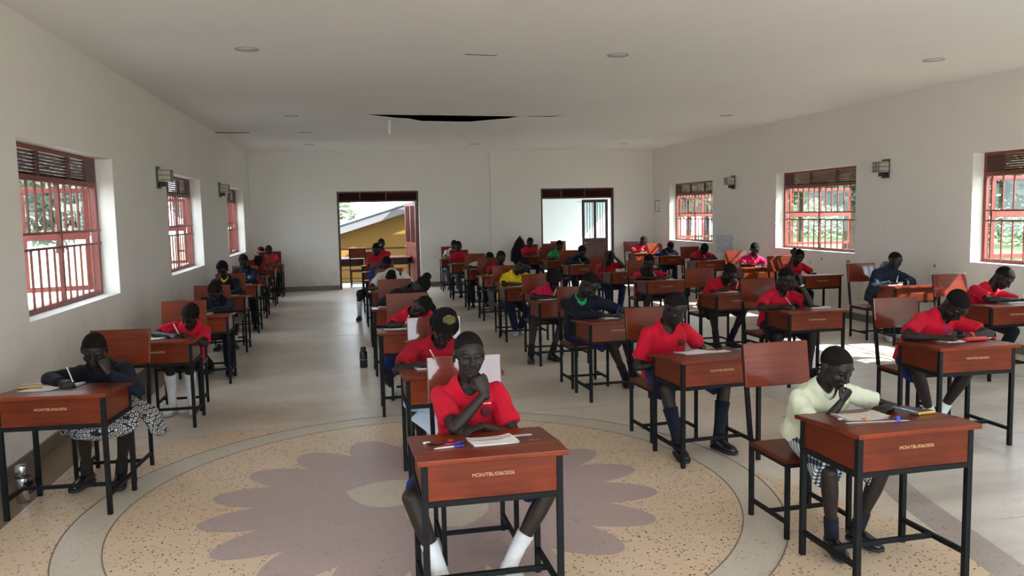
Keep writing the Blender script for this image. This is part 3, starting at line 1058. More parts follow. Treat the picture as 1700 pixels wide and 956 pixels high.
CURL = dict(flat=(0.12, 0.14, 0.1), rest=(0.35, 0.35, 0.25), write=(0.75, 0.85, 0.45), fist=(1.25, 1.35, 0.7), cheek=(0.3, 0.45, 0.35), chin=(0.75, 1.1, 0.7))
def hand(mb, W, d, n, side, pose, s, fat=1.0):
    """side -1 = the person's right hand (towards -x), +1 = left; returns pinch point"""
    d = V(d).normalized()
    n = V(n) - d * V(n).dot(d)
    n.normalize()
    t = d.cross(n) * (-side)                 # towards the thumb
    t.normalize()
    # palm
    mb.limb([(W - d * 0.02, 0.021 * s, 0.017 * s), (W + d * 0.02 * s, 0.030 * s, 0.016 * s), (W + d * 0.06 * s, 0.040 * s, 0.015 * s), (W + d * 0.085 * s, 0.038 * s, 0.012 * s)], 12, lat=t)
    c = CURL[pose]
    tips = []
    for i, (off, ln) in enumerate(((0.029, 0.066), (0.010, 0.074), (-0.010, 0.069), (-0.028, 0.054))):
        p = W + d * (0.082 - abs(off) * 0.12) * s + t * off * s
        ang = 0.05
        seg = (0.45, 0.31, 0.24)
        spread = t * (off * 1.2)
        chain = [(p, 0.0088 * s * fat, 0.0088 * s * fat)]
        extra = 0.10 * i if pose in ('write', 'rest') else 0.03 * i
        for q, cc in zip(seg, c):
            ang += cc + extra * (0.6 if cc else 0)
            v = (d * math.cos(ang) + n * math.sin(ang) + spread).normalized()
            p = p + v * ln * q * s
            rr = (0.0085 - 0.0012 * len(chain)) * s * fat
            chain.append((p, rr, rr))
        mb.limb(chain, 8, lat=t)
        tips.append(p)
    # thumb
    p0 = W + d * 0.022 * s + t * 0.022 * s
    if pose in ('write', 'fist', 'chin'):
        p1 = p0 + (d * 0.6 + t * 0.55 + n * 0.45).normalized() * 0.036 * s
        p2 = p1 + (d * 0.9 - t * 0.15 + n * 0.45).normalized() * 0.028 * s
        p3 = p2 + (d * 0.7 - t * 0.55 + n * 0.3).normalized() * 0.022 * s
    else:
        p1 = p0 + (d * 0.7 + t * 0.75 + n * 0.15).normalized() * 0.036 * s
        p2 = p1 + (d * 0.9 + t * 0.35 + n * 0.15).normalized() * 0.028 * s
        p3 = p2 + (d * 0.95 + t * 0.1 + n * 0.1).normalized() * 0.022 * s
    r = 0.0098 * s * fat
    mb.limb([(p0, r * 1.2, r * 1.2), (p1, r, r), (p2, r * 0.95, r * 0.95), (p3, r * 0.75, r * 0.75)], 8, lat=n)
    return (tips[0] + p3) / 2, t

def head_parts(mb, Hd, R, s, lids=True):
    def P(x, y, z):
        return Hd + R @ V((x * s, y * s, z * s))
    M = R
    def E(c, r, rot=None):
        mb.ell(P(*c), tuple(q * s for q in r), (M @ rot) if rot else M, 18, 12)
    E((0, 0.008, 0.024), (0.074, 0.095, 0.088))             # skull
    E((0, -0.040, 0.020), (0.066, 0.050, 0.066))            # forehead
    E((0, -0.028, -0.040), (0.061, 0.062, 0.066))           # face
    E((0, -0.046, -0.078), (0.042, 0.042, 0.038))           # jaw
    E((0, -0.070, -0.098), (0.021, 0.018, 0.016))           # chin
    for sx in (-1, 1):
        E((sx * 0.036, -0.056, -0.030), (0.026, 0.028, 0.026))      # cheek
        E((sx * 0.028, -0.078, 0.025), (0.026, 0.011, 0.009))       # brow
        if lids:
            E((sx * 0.031, -0.078, 0.003), (0.0150, 0.0090, 0.0095))   # closed or lowered lid
        E((sx * 0.075, 0.012, -0.010), (0.008, 0.019, 0.031), Matrix.Rotation(sx * 0.35, 3, 'Z'))   # ear
        E((sx * 0.076, 0.006, -0.034), (0.008, 0.010, 0.012))
        E((sx * 0.013, -0.096, -0.036), (0.0105, 0.011, 0.0085))    # nostril
    mb.limb([(P(0, -0.083, 0.014), 0.0085 * s, 0.008 * s), (P(0, -0.096, -0.012), 0.010 * s, 0.010 * s), (P(0, -0.106, -0.033), 0.0125 * s, 0.011 * s)], 10, lat=R @ V((1, 0, 0)))
    E((0, -0.088, -0.060), (0.025, 0.0135, 0.0070))         # upper lip
    E((0, -0.086, -0.0735), (0.022, 0.0135, 0.0080))        # lower lip

def hair_cap(Hd, R, s, lift=1.045, top=1.0, rough=0.0, seed=0, low=0.0, fuzz=0.0):
    """shell of hair down to a hairline that is high over the forehead and low at the nape"""
    mb = MB()
    n, m = 44, 14
    C = V((0, 0.008, 0.024))
    rad = V((0.074, 0.095, 0.088)) * lift
    rings = []
    for i in range(m + 2):
        ring = []
        for j in range(n):
            f = 2 * PI * j / n
            dx, dy = math.cos(f), math.sin(f)
            zc = 0.071 - 0.076 * (dy + 1) / 2 - 0.030 * max(0, dy)
            if abs(dx) > 0.75 and dy < 0.15:
                zc -= 0.012
            zc -= low
            tmax = math.acos(max(-0.95, min(0.95, (zc - 0.024) / rad.z)))
            t = max(tmax * min(i, m) / m, 0.02)
            k = 1.0
            if i == m + 1:
                k = 0.90
            p = V((rad.x * math.sin(t) * dx, rad.y * math.sin(t) * dy, rad.z * math.cos(t) * (top if math.cos(t) > 0 else 1)))
            if dy < -0.2 and math.cos(t) < 0.75:
                p.y -= 0.004
            p = p * k
            if fuzz:
                p = p * (1 + fuzz * noise.noise(p * 60 + V((seed, 0, 0))))
            ring.append(Hd + R @ ((C + p) * s))
        rings.append(ring)
    mb.loft(list(reversed(rings)))
    return mb

def shoe_mesh(ankle, d, s, kind):
    """ankle point, horizontal toe direction"""
    d = V((d[0], d[1], 0)).normalized()
    l = V((-d.y, d.x, 0))
    z0 = max(ankle.z - 0.075 * s, 0.0)
    base = V((ankle.x, ankle.y, z0))
    up_, so = MB(), MB()
    prof = [(-0.055, 0.024, 0.050), (-0.045, 0.033, 0.068), (0.0, 0.036, 0.078), (0.05, 0.038, 0.066), (0.10, 0.044, 0.048), (0.145, 0.040, 0.038), (0.175, 0.022, 0.026)]
    rings, srings = [], []
    n = 14
    for x, hw, h in prof:
        r, sr = [], []
        for j in range(n):
            a = 2 * PI * j / n
            yy, zz = math.cos(a), math.sin(a)
            r.append(base + (d * x + l * (hw * yy)) * s + V((0, 0, (0.014 + (h * (0.5 + 0.5 * zz) if zz > -0.2 else h * 0.4 * (1 + zz) )) * s)))
            sr.append(base + (d * (x * 1.03) + l * (hw * 1.08 * (yy if abs(yy) > 0.3 else yy))) * s + V((0, 0, (0.0 if zz < 0 else 0.020) * s)))
        rings.append(r); srings.append(sr)
    up_.loft(rings)
    so.loft(srings, smooth=False)
    return up_, so

PENS = []
def person(name_key, label, desk, head, look=(0, 35, 0), hip=None, twist=0, lean_x=0.0, s=0.95,
           Rh=('write', (-0.05, 0.28), None, None), Lh=('rest', (0.09, 0.29), None, None),
           shirt='red', sleeve='short', legs=('shorts', 'royal'), feet=None, sock=None, shoe='black', hair='short', collar=None, neck=0.090, bag=1.08, hem=0.0, hipy=None, Spos=None,
           badge=None, sh_w=0.145, knees=None, pen=True, extra=None, chair=None):
    dx, dy, drz = desk
    near = dy < 6.6
    mid = dy < 11
    vox = 0.0042 if near else (0.0058 if mid else 0.0078)
    fat = 1.0 if near else (1.12 if mid else 1.35)
    cx, cy = chair if chair else (0.0, 0.84)
    cy = hipy if hipy else cy - 0.05
    hx = cx if hip is None else hip
    Hc = V((hx, cy + 0.01, 0.452 + 0.108 * s))
    Hd = V(head)
    yw, pt, rl = (R_(a) for a in look)
    R = (Matrix.Rotation(yw, 3, 'Z') @ Matrix.Rotation(pt, 3, 'X') @ Matrix.Rotation(rl, 3, 'Y'))
    q = Hd + R @ V((0, 0.030, -0.070)) * s
    v0 = (q - Hc).normalized()
    N = q - (R @ V((0, 0, 1)) * 0.45 + v0 * 0.55).normalized() * neck * s
    vv = (N - Hc).normalized()
    S = N - vv * 0.035 * s
    if Spos:
        S = V(Spos)
        N = S + (q - S).normalized() * 0.035 * s
        vv = ((S - Hc).normalized() + (q - S).normalized() * 0.3).normalized()
    tw = R_(twist)
    lat = V((math.cos(tw), math.sin(tw), lean_x))
    lat = (lat - vv * lat.dot(vv) * 0.6).normalized()
    back = lat.cross(vv)                       # points towards +y when upright
    if back.y < 0:
        back = -back
    ShR, ShL = S - lat * sh_w * s - vv * 0.034 * s, S + lat * sh_w * s - vv * 0.034 * s
    ua, fa = 0.262 * s, 0.232 * s
    body, shirtb = MB(), MB()
    L0 = V((lat.x, lat.y, 0)).normalized()
    mid1 = Hc.lerp(S, 0.35) + back * 0.020
    mid2 = Hc.lerp(S, 0.70) + back * 0.018
    torso = [(Hc - V((0, 0, 0.07)), 0.125, 0.085), (Hc - V((0, 0, 0.0)), 0.150, 0.098), (mid1, 0.125, 0.086), (mid2, 0.140, 0.092), (S - vv * 0.03, 0.135, 0.075), (S + vv * 0.008, 0.085, 0.055)]
    body.limb([(p, a * s, b * s) for p, a, b in torso], 18, lat=L0, round_ends=(False, True))
    body.tube(S - vv * 0.03, q + (q - N) * 0.35, 0.050 * s, 0.046 * s, 14)
    body.tube(ShR, ShL, 0.043 * s, 0.043 * s)
    head_parts(body, Hd, R, s, lids=True)
    # legs
    th, sh = 0.385 * s, 0.375 * s
    joints = {}
    for sd, key in ((-1, 0), (1, 1)):
        hipj = Hc + L0 * (sd * 0.085 * s) + V((0, -0.02, -0.026 * s))
        if feet and feet[key]:
            ank = V(feet[key])
        else:
            ank = V((hx + sd * 0.10, cy - 0.42 + (0.05 if sd > 0 else 0), 0.085 * s))
        hint = V((sd * 0.25, -1, 0.7))
        if knees and knees[key]:
            kn = V(knees[key])
        else:
            kn, ank = ik(hipj, ank, th, sh, hint)
        joints[sd] = (hipj, kn, ank)
        body.limb([(hipj, 0.078 * s, 0.070 * s), (hipj.lerp(kn, 0.5), 0.063 * s, 0.056 * s), (kn, 0.048 * s, 0.048 * s)], 14)
        body.limb([(kn, 0.047 * s, 0.047 * s), (kn.lerp(ank, 0.3), 0.046 * s, 0.050 * s), (kn.lerp(ank, 0.75), 0.031 * s, 0.032 * s), (ank, 0.029 * s, 0.031 * s)], 14)
        toe = V((sd * 0.25, -1, 0))
        body.tube(ank + V((0, 0, -0.03 * s)), ank + toe.normalized() * 0.07 * s + V((0, 0, -0.045 * s)), 0.028 * s, 0.022 * s)
    # arms
    arms = {}
    for sd, spec, Sh in ((-1, Rh, ShR), (1, Lh, ShL)):
        pose, tgt, hint, dirn = spec
        ondesk = pose in ('write', 'rest', 'flat') and len(tgt) == 2
        if len(tgt) == 2:
            T = V((tgt[0], tgt[1], lidz(tgt[1]) + 0.030 * s))
        else:
            T = V(tgt)
        if hint is None:
            hint = (sd * 1.0, 0.35, -0.55)
        El, T = ik(Sh, T, ua, fa, hint)
        if ondesk and El.z < lidz(El.y) + 0.035 and El.y < 0.50 and abs(El.x) < 0.34:
            El.z = lidz(El.y) + 0.036
        fd = (T - El).normalized()
        if dirn is not None:
            hd = V(dirn).normalized()
        elif ondesk:
            hd = V((fd.x, fd.y, -0.06)).normalized()
        else:
            hd = fd
        if pose == 'write':
            pn = V((-sd * 0.75, 0, -0.75))
        elif pose in ('rest', 'flat'):
            pn = V((0, 0, -1))
        else:
            pn = (Hd + R @ V((0, -0.03, -0.03)) - T)
        body.limb([(Sh, 0.044 * s, 0.042 * s), (Sh.lerp(El, 0.55), 0.037 * s, 0.037 * s), (El, 0.032 * s, 0.032 * s)], 12)
        body.limb([(El, 0.0325 * s, 0.0325 * s), (El.lerp(T, 0.3), 0.033 * s, 0.032 * s), (T, 0.0215 * s, 0.0195 * s)], 12)
        pinch, tdir = hand(body, T, hd, pn, sd, pose, s * 0.97, fat)
        arms[sd] = (Sh, El, T, hd, pinch)
    origin = V((hx, cy, 0))
    inv = Matrix.Translation(-origin)
    me = remeshed(body, 'person', SKIN, vox, 2 if not near else 1, xf=inv)
    root = link('person', me)
    Rz = Matrix.Rotation(drz, 4, 'Z')
    root.location = Matrix.Translation((dx, dy, 0)) @ Rz @ origin
    root.rotation_euler = (0, 0, drz)
    tag(root, label, 'person', 'people writing at the school desks')
    def child(name, mb, mat, voxel=None, smooth=2, amp=0.0, bevel=0):
        if voxel:
            m_ = remeshed(mb, name, mat, voxel, smooth, amp, seed=len(name_key) + dy, xf=inv)
            return link(name, m_, root)
        return mb.build(name, mat, root, bevel, xf=inv)
    # top
    top = MB()
    ex = 0.013
    tl = [(Hc - V((0, -0.005, 0.055 - hem)), 0.168, 0.118), (Hc.lerp(mid1, 0.5), 0.160, 0.112), (mid1, 0.146, 0.106), (mid2, 0.158, 0.110), (S - vv * 0.035, 0.150, 0.092), (S + vv * 0.006, 0.098, 0.068)]
    if sleeve == 'puffy':
        tl = [(p, a + 0.03, b + 0.03) for p, a, b in tl]
    top.limb([(p, a * s * bag, b * s * bag) for p, a, b in tl], 22, lat=L0, round_ends=(False, True))
    top.limb([(ShR - vv * 0.006, 0.052 * s, 0.050 * s), (S + vv * 0.002, 0.062 * s, 0.060 * s), (ShL - vv * 0.006, 0.052 * s, 0.050 * s)], 14)
    fw0 = -back
    top.cyl(S - vv * 0.02, S + vv * 0.030 * s + fw0 * 0.010, 0.088 * s, 0.068 * s, 18)
    for sd in (-1, 1):
        Sh, El, T, hd, pinch = arms[sd]
        if sleeve == 'short':
            e1 = Sh.lerp(El, 0.72)
            top.limb([(Sh, 0.054 * s, 0.052 * s), (Sh.lerp(El, 0.35), 0.055 * s, 0.053 * s), (e1, 0.060 * s, 0.057 * s)], 14, round_ends=(True, False))
        else:
            k = 0.016 if sleeve == 'puffy' else 0.0
            w1 = El.lerp(T, 0.90)
            top.limb([(Sh, (0.062 + k) * s, (0.060 + k) * s), (Sh.lerp(El, 0.5), (0.052 + k) * s, (0.052 + k) * s), (El, (0.047 + k) * s, (0.047 + k) * s)], 14)
            top.limb([(El, (0.047 + k) * s, (0.047 + k) * s), (El.lerp(T, 0.5), (0.044 + k) * s, (0.043 + k) * s), (w1, (0.033 + k) * s, (0.032 + k) * s)], 14, round_ends=(True, False))
    sh_o = child({'short': 'shirt', 'long': 'pullover', 'puffy': 'padded_jacket'}[sleeve], top, fab(shirt), vox * 1.15, 3, 0.0072 if sleeve != 'puffy' else 0.010)
    if dy < 14 and sleeve != 'puffy':
        cc = S + fw0 * 0.016 * s
        sh_o.data, rim = cut_neck(sh_o.data, tuple(cc - origin), vv, fw0, lat, 0.066 * s, 0.03)
        if rim and not collar:
            nb = MB()
            for k in range(len(rim)):
                nb.tube(rim[k], rim[(k + 1) % len(rim)], 0.0075 if near else 0.009, n=8)
            link('neckband', nb.mesh('neckband', fab(shirt)), root)
    # collar
    fwd = -back
    if collar:
        cb = MB()
        n = 28
        rings = []
        for zz, rr in ((-0.014, 0.070), (0.022, 0.057), (0.026, 0.053), (0.016, 0.0545)):
            ring = []
            for j in range(n):
                a = 2 * PI * j / n
                dip = max(0, math.cos(a)) ** 3 * 0.045
                ring.append(N + (fwd * math.cos(a) * (1 + dip * 3) + lat * math.sin(a)) * rr * s + vv * (zz - dip) * s)
            rings.append(ring)
        cb.loft(rings)
        child('collar', cb, fab(collar))
    if badge:
        bb = MB()
        c = S.lerp(Hc, 0.22) + lat * 0.075 * s
        fr = fwd
        p = c + fr * 0.112 * s
        r_, hgt = 0.026 * s, 0.032 * s
        M = Matrix((lat, vv, fr)).transposed()
        bb.ell(p, (r_, hgt, 0.004), M, 18, 8)
        child('badge', bb, badge)
        if near and shirt == 'red' and name_key == 'B1':
            bt = MB()
            for i in range(7):
                bt.ell(p + vv * 0.052 * s + lat * (i - 3.4) * 0.0085 * s + fr * 0.002, (0.0035, 0.0042, 0.003), M, 8, 6)
            child('badge', bt, WPLAST)
    # bottoms
    kind, ccol = legs[0], legs[1]
    cm = fab(ccol) if isinstance(ccol, str) else ccol
    bt = MB()
    bt.limb([(Hc + V((0, 0.0, 0.05)), 0.155 * s, 0.108 * s), (Hc - V((0, 0, 0.0)), 0.160 * s, 0.112 * s), (Hc - V((0, 0, 0.082)), 0.135 * s, 0.095 * s)], 18, lat=L0, round_ends=(True, False))
    if kind in ('shorts', 'trousers'):
        for sd in (-1, 1):
            hj, kn, an = joints[sd]
            if kind == 'shorts':
                e = hj.lerp(kn, legs[2] if len(legs) > 2 else 0.84)
                bt.limb([(hj, 0.090 * s, 0.080 * s), (hj.lerp(e, 0.6), 0.080 * s, 0.070 * s), (e - V((0, 0.0, 0.020)), 0.086 * s, 0.096 * s)], 16, round_ends=(True, False))
            else:
                bt.limb([(hj, 0.090 * s, 0.080 * s), (hj.lerp(kn, 0.5), 0.074 * s, 0.066 * s), (kn, 0.062 * s, 0.060 * s)], 16)
                bt.limb([(kn, 0.062 * s, 0.060 * s), (kn.lerp(an, 0.5), 0.056 * s, 0.056 * s), (kn.lerp(an, 0.92), 0.048 * s, 0.048 * s)], 16, round_ends=(True, False))
        child(kind, bt, cm, vox * 1.25, 3, 0.003)
    else:
        hm = (joints[-1][0] + joints[1][0]) / 2
        ka, kb = joints[-1][1], joints[1][1]
        km = (ka + kb) / 2
        wdt = abs(kb.x - ka.x) / 2 + 0.085
        bt.limb([(hm, 0.170 * s, 0.100 * s), (hm.lerp(km, 0.5) + V((0, 0, 0.012)), (0.16 + wdt) / 2, 0.108 * s), (hm.lerp(km, 0.92), wdt, 0.082 * s), (hm.lerp(km, 1.02) + V((0, -0.02, -0.05)), wdt, 0.062 * s)], 22, lat=L0)
        if legs[2:] and legs[2] == 'wide':
            for sd, k in ((-1, 0.8), (1, 1.0)):
                a = hm.lerp(km, 0.2) + V((sd * 0.15, 0.0, 0.0))
                bt.limb([(a, 0.06, 0.05), (a + V((sd * 0.10 * k, -0.03, -0.05)), 0.10, 0.045), (a + V((sd * 0.17 * k, -0.05, -0.17 * k)), 0.13, 0.035)], 14, lat=(0, 1, 0.0))
        child('skirt', bt, cm, vox * 1.4, 3, 0.006)
    # socks and shoes
    for sd in (-1, 1):
        hj, kn, an = joints[sd]
        if sock:
            sc_, hgt = sock
            sb = MB()
            t0 = 1 - hgt
            legr = lambda t: (0.047 + 0.003 * t / 0.3 if t < 0.3 else (0.050 - 0.018 * (t - 0.3) / 0.45 if t < 0.75 else 0.033)) + 0.0065
            ts = [t0] + [t for t in (0.15, 0.3, 0.5, 0.75) if t > t0 + 0.05] + [1.0]
            sb.limb([(kn.lerp(an, t) - V((0, 0, 0.015 if t == 1 else 0)), legr(t) * s, legr(t) * 1.03 * s) for t in ts], 16, round_ends=(False, True))
            child('sock', sb, fab(sc_))
        u_, so = shoe_mesh(an, (sd * 0.22, -1), s, shoe)
        sh_o = u_.build('shoe', SHOEW if shoe == 'white' else SHOEB, root, xf=inv)
        so.build('sole', SOLEW if shoe == 'white' else SOLE, sh_o, xf=inv)
    # hair
    if hair == 'bare':
        pass
    elif hair == 'short':
        child('hair', hair_cap(Hd, R, s, 1.014), HAIR)
    elif hair == 'afro':
        child('hair', hair_cap(Hd, R, s, 1.34, 1.0, fuzz=0.05, low=0.012), HAIR)
    elif hair == 'puff':
        child('hair', hair_cap(Hd, R, s, 1.12, 1.08, fuzz=0.03), HAIR)
    elif hair in ('long', 'bun', 'cone'):
        hb = hair_cap(Hd, R, s, 1.16 if hair == 'long' else 1.08, 1.22 if hair == 'long' else 1.06, low=0.008)
        if hair == 'long':
            hb.limb([(Hd + R @ V((0.01, 0.07, 0.05)) * s, 0.085 * s, 0.06 * s), (Hd + R @ V((0.03, 0.105, -0.05)) * s, 0.105 * s, 0.05 * s), (Hd + R @ V((0.03, 0.11, -0.16)) * s, 0.07 * s, 0.03 * s)], 14)
            hb.limb([(Hd + R @ V((0.065, 0.03, 0.05)) * s, 0.035 * s, 0.05 * s), (Hd + R @ V((0.095, 0.04, -0.04)) * s, 0.036 * s, 0.05 * s), (Hd + R @ V((0.105, 0.06, -0.13)) * s, 0.022 * s, 0.04 * s)], 12)
        if hair == 'bun':
            hb.ell(Hd + R @ V((0, 0.09, 0.085)) * s, (0.055, 0.05, 0.05))
        if hair == 'cone':
            hb.limb([(Hd + R @ V((0, 0.03, 0.08)) * s, 0.055 * s, 0.06 * s), (Hd + R @ V((0, 0.08, 0.12)) * s, 0.035 * s, 0.04 * s)], 14)
        child('hair', hb, HAIR, 0.006, 2)
    # lowered eyes show as dark lash lines
    if mid:
        for sd in (-1, 1):
            eb = MB()
            eb.ell(Hd + R @ V((sd * 0.031, -0.0885, -0.0035)) * s, (0.0115 * s, 0.0040 * s, 0.0022 * s), R, 14, 8)
            child('eye', eb, EYEB)
    # the pen is its own thing
    if pen and (Rh[0] == 'write' or Lh[0] == 'write'):
        sd = -1 if Rh[0] == 'write' else 1
        Sh, El, T, hd, pinch = arms[sd]
        ax = V((sd * 0.45, 0.40, 0.85)).normalized()
        tip = pinch - ax * 0.045
        zmin = lidz(tip.y) + 0.006
        if tip.z < zmin:
            tip = tip + ax * ((zmin - tip.z) / ax.z)
        PENS.append((name_key, Matrix.Translation((dx, dy, 0)) @ Rz @ tip, Rz.to_3x3() @ ax))
    def world(p):
        return Matrix.Translation((dx, dy, 0)) @ Rz @ V(p)
    info = dict(root=root, Hd=Hd, R=R, S=S, N=N, vv=vv, lat=lat, fwd=fwd, arms=arms, joints=joints, s=s, child=child, world=world, vox=vox, Hc=Hc)
    if extra:
        extra(info)
    return info

# ------------------------------------------------------------------ who sits where
DESK = dict(A1=(-1.86, 5.29, -4), A2=(-1.74, 7.36, 0), A3=(-1.71, 9.25, 1), A4=(-1.80, 11.39, 1), A5=(-1.85, 13.27, 0), A6=(-1.92, 15.24, 1), A7=(-1.96, 17.3, 0), A8=(-1.96, 19.1, 0),
    B1=(.56, 3.40, 1), B2=(.61, 5.22, 1), B3=(.51, 7.27, 0), B4=(.5, 9.19, 1), B5=(.5, 11.3, 0), B6=(.48, 13.39, 1), B7=(.45, 15.4, 0), B8=(.45, 17.4, 0),
    C1=(2.57, 3.29, 2), C2=(2.52, 5.24, 5), C3=(2.47, 7.31, 3), C4=(2.42, 9.23, 3), C5=(2.37, 11.13, 2), C6=(2.42, 13.47, 1), C7=(2.39, 15.11, 0), C8=(2.33, 17.05, 1), C9=(2.34, 19.1, 0),
    D1=(4.49, 5.12, -1), D2=(4.57, 7.36, 1), D3=(4.65, 9.2, 2), D4=(4.55, 11.33, 0), D5=(4.6, 13.2, 2), D6=(4.45, 15.4, 1), D7=(4.45, 17.1, 2), D8=(4.4, 19.0, 1),
    E1=(6.64, 7.05, -1), E2=(7.14, 9.2, -5), E3=(7.07, 11.25, 0), E4=(7.06, 13.2, -4), E5=(7.12, 15.35, -1), E6=(7.12, 17.4, 0), E7=(7.12, 19.0, 1))
DK = {k: (x, y, R_(r)) for k, (x, y, r) in DESK.items()}
BADGE_D = plain('dark_badge_print', (0.10, 0.004, 0.012), 0.3, 80, rough=0.8)
BADGE_L = plain('pale_blue_badge_print', (0.10, 0.34, 0.42), 0.35, 90, rough=0.8)
WHO = {}
def P(k, who, head, **kw):
    """who: how the person looks; also names the desk, chair and paper"""
    WHO[k] = who
    ck = kw.pop('chair', (0.0, 0.84))
    crot = kw.pop('crot', 0)
    inf = person(k, 'person ' + who, DK[k], head, chair=ck, **kw)
    x, y, rz = DK[k]
    put_desk(x, y, rz, ('wooden desk of the person ' + who))
    p = Matrix.Translation((x, y, 0)) @ Matrix.Rotation(rz, 4, 'Z') @ V((ck[0], ck[1], 0))
    put_chair(p.x, p.y, rz + R_(crot), ('wooden chair of the person ' + who), k in ('B1', 'B2', 'D1', 'E1', 'E2', 'E4'))
    return inf

# row along the left wall
P('A1', 'in navy pullover and printed skirt, hand over mouth', (0.07, 0.55, 0.965), look=(10, 32, 4), s=1.0, shirt='navy', sleeve='long', legs=('skirt', TILECLOTH, 'wide'), hair='short',
  Rh=('write', (-0.05, 0.30), (-1, 0.1, -0.35), None), Lh=('chin', (0.175, 0.465, 0.825), (1.0, -0.2, -0.8), (-0.35, 0.10, 1)), feet=((-0.06, 0.62, 0.085), (0.17, 0.60, 0.085)), knees=((0.02, 0.42, 0.50), (0.29, 0.42, 0.49)), sock=('black', 0.25), hip=0.10, chair=(0.05, 0.84), collar=None, twist=-4)
P('A2', 'in red shirt and white knee socks by the left wall', (0.22, 0.50, 0.94), look=(-22, 42, 22), s=0.95, sock=('sockw', 0.80), shoe='white', legs=('shorts', 'navy'), Rh=('write', (0.08, 0.30), (-1, 0.3, -0.2), None), Lh=('rest', (0.16, 0.36), None, None), feet=((0.0, 0.60, 0.085), (0.17, 0.60, 0.085)), knees=((0.03, 0.44, 0.49), (0.20, 0.44, 0.49)), hip=0.10, lean_x=-0.15, hair='puff', chair=(0.05, 0.84))
P('A3', 'in navy pullover bowed low behind the white-socked writer', (0.12, 0.50, 1.00), look=(-15, 50, 8), s=1.02, shirt='navy', sleeve='long', legs=('trousers', 'navy'), badge=BADGE_L, feet=((-0.02, 0.8, 0.085), (0.22, 0.55, 0.09)), hip=0.06)
P('A4', 'in navy pullover with yellow collar by the left wall', (-0.04, 0.60, 1.115), look=(-8, 30, 0), s=0.98, shirt='navy', sleeve='long', collar='yellow', legs=('skirt', CHECKC), hair='puff', sock=('white', 0.3))
P('A5', 'in navy pullover and pale badge by the last left window', (0.05, 0.60, 1.13), look=(-5, 38, -4), s=1.0, shirt='navy', sleeve='long', badge=BADGE_L, legs=('trousers', 'black'), feet=((-0.1, 0.45, 0.085), (0.2, 0.45, 0.085)))
P('A6', 'in dark red shirt with head down by the left wall', (0.14, 0.50, 1.02), look=(0, 55, 12), s=0.98, shirt='darkred', legs=('shorts', 'navy'), sock=('sockw', 0.6))
def headband(i):
    b = MB()
    n = 40
    rings = []
    for dz, rr in ((-0.012, 1.07), (0.012, 1.07), (0.012, 1.0), (-0.012, 1.0)):
        rings.append([i['Hd'] + i['R'] @ V((0.078 * rr * math.cos(2 * PI * j / n), 0.008 + 0.099 * rr * math.sin(2 * PI * j / n), 0.055 + dz)) * i['s'] for j in range(n)])
    b.loft(rings + [rings[0]], closed_caps=False)
    i['child']('headband', b, fab('hotpink'))
P('A7', 'wearing a pink headband in the left corner', (0.0, 0.60, 1.11), look=(20, 30, 0), s=0.97, shirt='darkred', legs=('shorts', 'navy'), extra=headband)
P('A8', 'in red shirt rearmost along the left wall', (-0.02, 0.60, 1.08), look=(12, 35, 0), s=0.98, legs=('trousers', 'black'), hip=0.05)

# second row, ending at the open doorway
P('B1', 'in red shirt resting chin on hand, frontmost of all', (0.0, 0.62, 1.115), look=(3, 4, 0), s=1.0, shirt='red', badge=BADGE_D, legs=('shorts', 'blue', 0.80), Rh=('chin', (0.060, 0.500, 0.932), (-0.8, -0.5, -1.0), (-0.30, 0.22, 1)), Lh=('rest', (0.03, 0.46), (1.0, 0.5, -0.5), None),
  feet=((-0.20, 0.36, 0.085), (0.14, 0.40, 0.085)), knees=((-0.33, 0.40, 0.47), (0.35, 0.40, 0.44)), sock=('sockw', 0.42), shoe='white', chair=(0.045, 0.84), hip=0.02, lean_x=-0.04, pen=False)
def scrunchie(i):
    b = MB()
    c = i['Hd'] + i['R'] @ V((0.0, -0.035, 0.146)) * i['s']
    for j in range(22):
        a = 2 * PI * j / 22
        b.ell(c + i['R'] @ V((0.034 * math.cos(a), 0.026 * math.sin(a), 0.004 * math.sin(5 * a))), (0.014, 0.014, 0.012), None, 8, 6)
    b.ell(c, (0.03, 0.024, 0.014), None, 10, 8)
    i['child']('scrunchie', b, plain('olive_scrunchie_cloth', (0.11, 0.09, 0.03), 0.35, 60, rough=0.9), 0.004, 1, 0.003)
P('B2', 'with long black hair and olive scrunchie', (0.0, 0.48, 1.015), look=(6, 48, 4), s=1.04, shirt='crimson', sleeve='short', legs=('skirt', 'lblue'), hair='long', Rh=('write', (-0.15, 0.31), (-1, 0.3, -0.4), None), Lh=('rest', (0.0, 0.36), None, None),
  feet=((-0.15, 0.62, 0.085), (0.15, 0.6, 0.085)), knees=((-0.22, 0.42, 0.54), (0.13, 0.42, 0.52)), extra=scrunchie, sh_w=0.175)
P('B3', 'in red shirt with head laid sideways on the desk', (0.10, 0.42, 0.955), look=(-25, 40, 62), s=1.0, Rh=('rest', (0.02, 0.34), (-1.2, 0.1, -0.1), (1, -0.1, 0)), Lh=('write', (0.0, 0.26), None, None), legs=('shorts', 'royal'), sock=('sockw', 0.3), shoe='white', feet=((-0.18, 0.85, 0.085), (0.15, 0.6, 0.085)), lean_x=0.25, hip=-0.02)
P('B4', 'in black top with hair bun, slumped across the desk', (0.27, 0.42, 0.985), look=(-10, 55, 55), s=1.02, shirt='black', sleeve='long', hair='bun', legs=('trousers', 'black'), Rh=('rest', (0.02, 0.36), (-1, 0.2, -0.2), (1, 0, 0)), Lh=('rest', (0.2, 0.34), None, None), lean_x=0.15, pen=False)
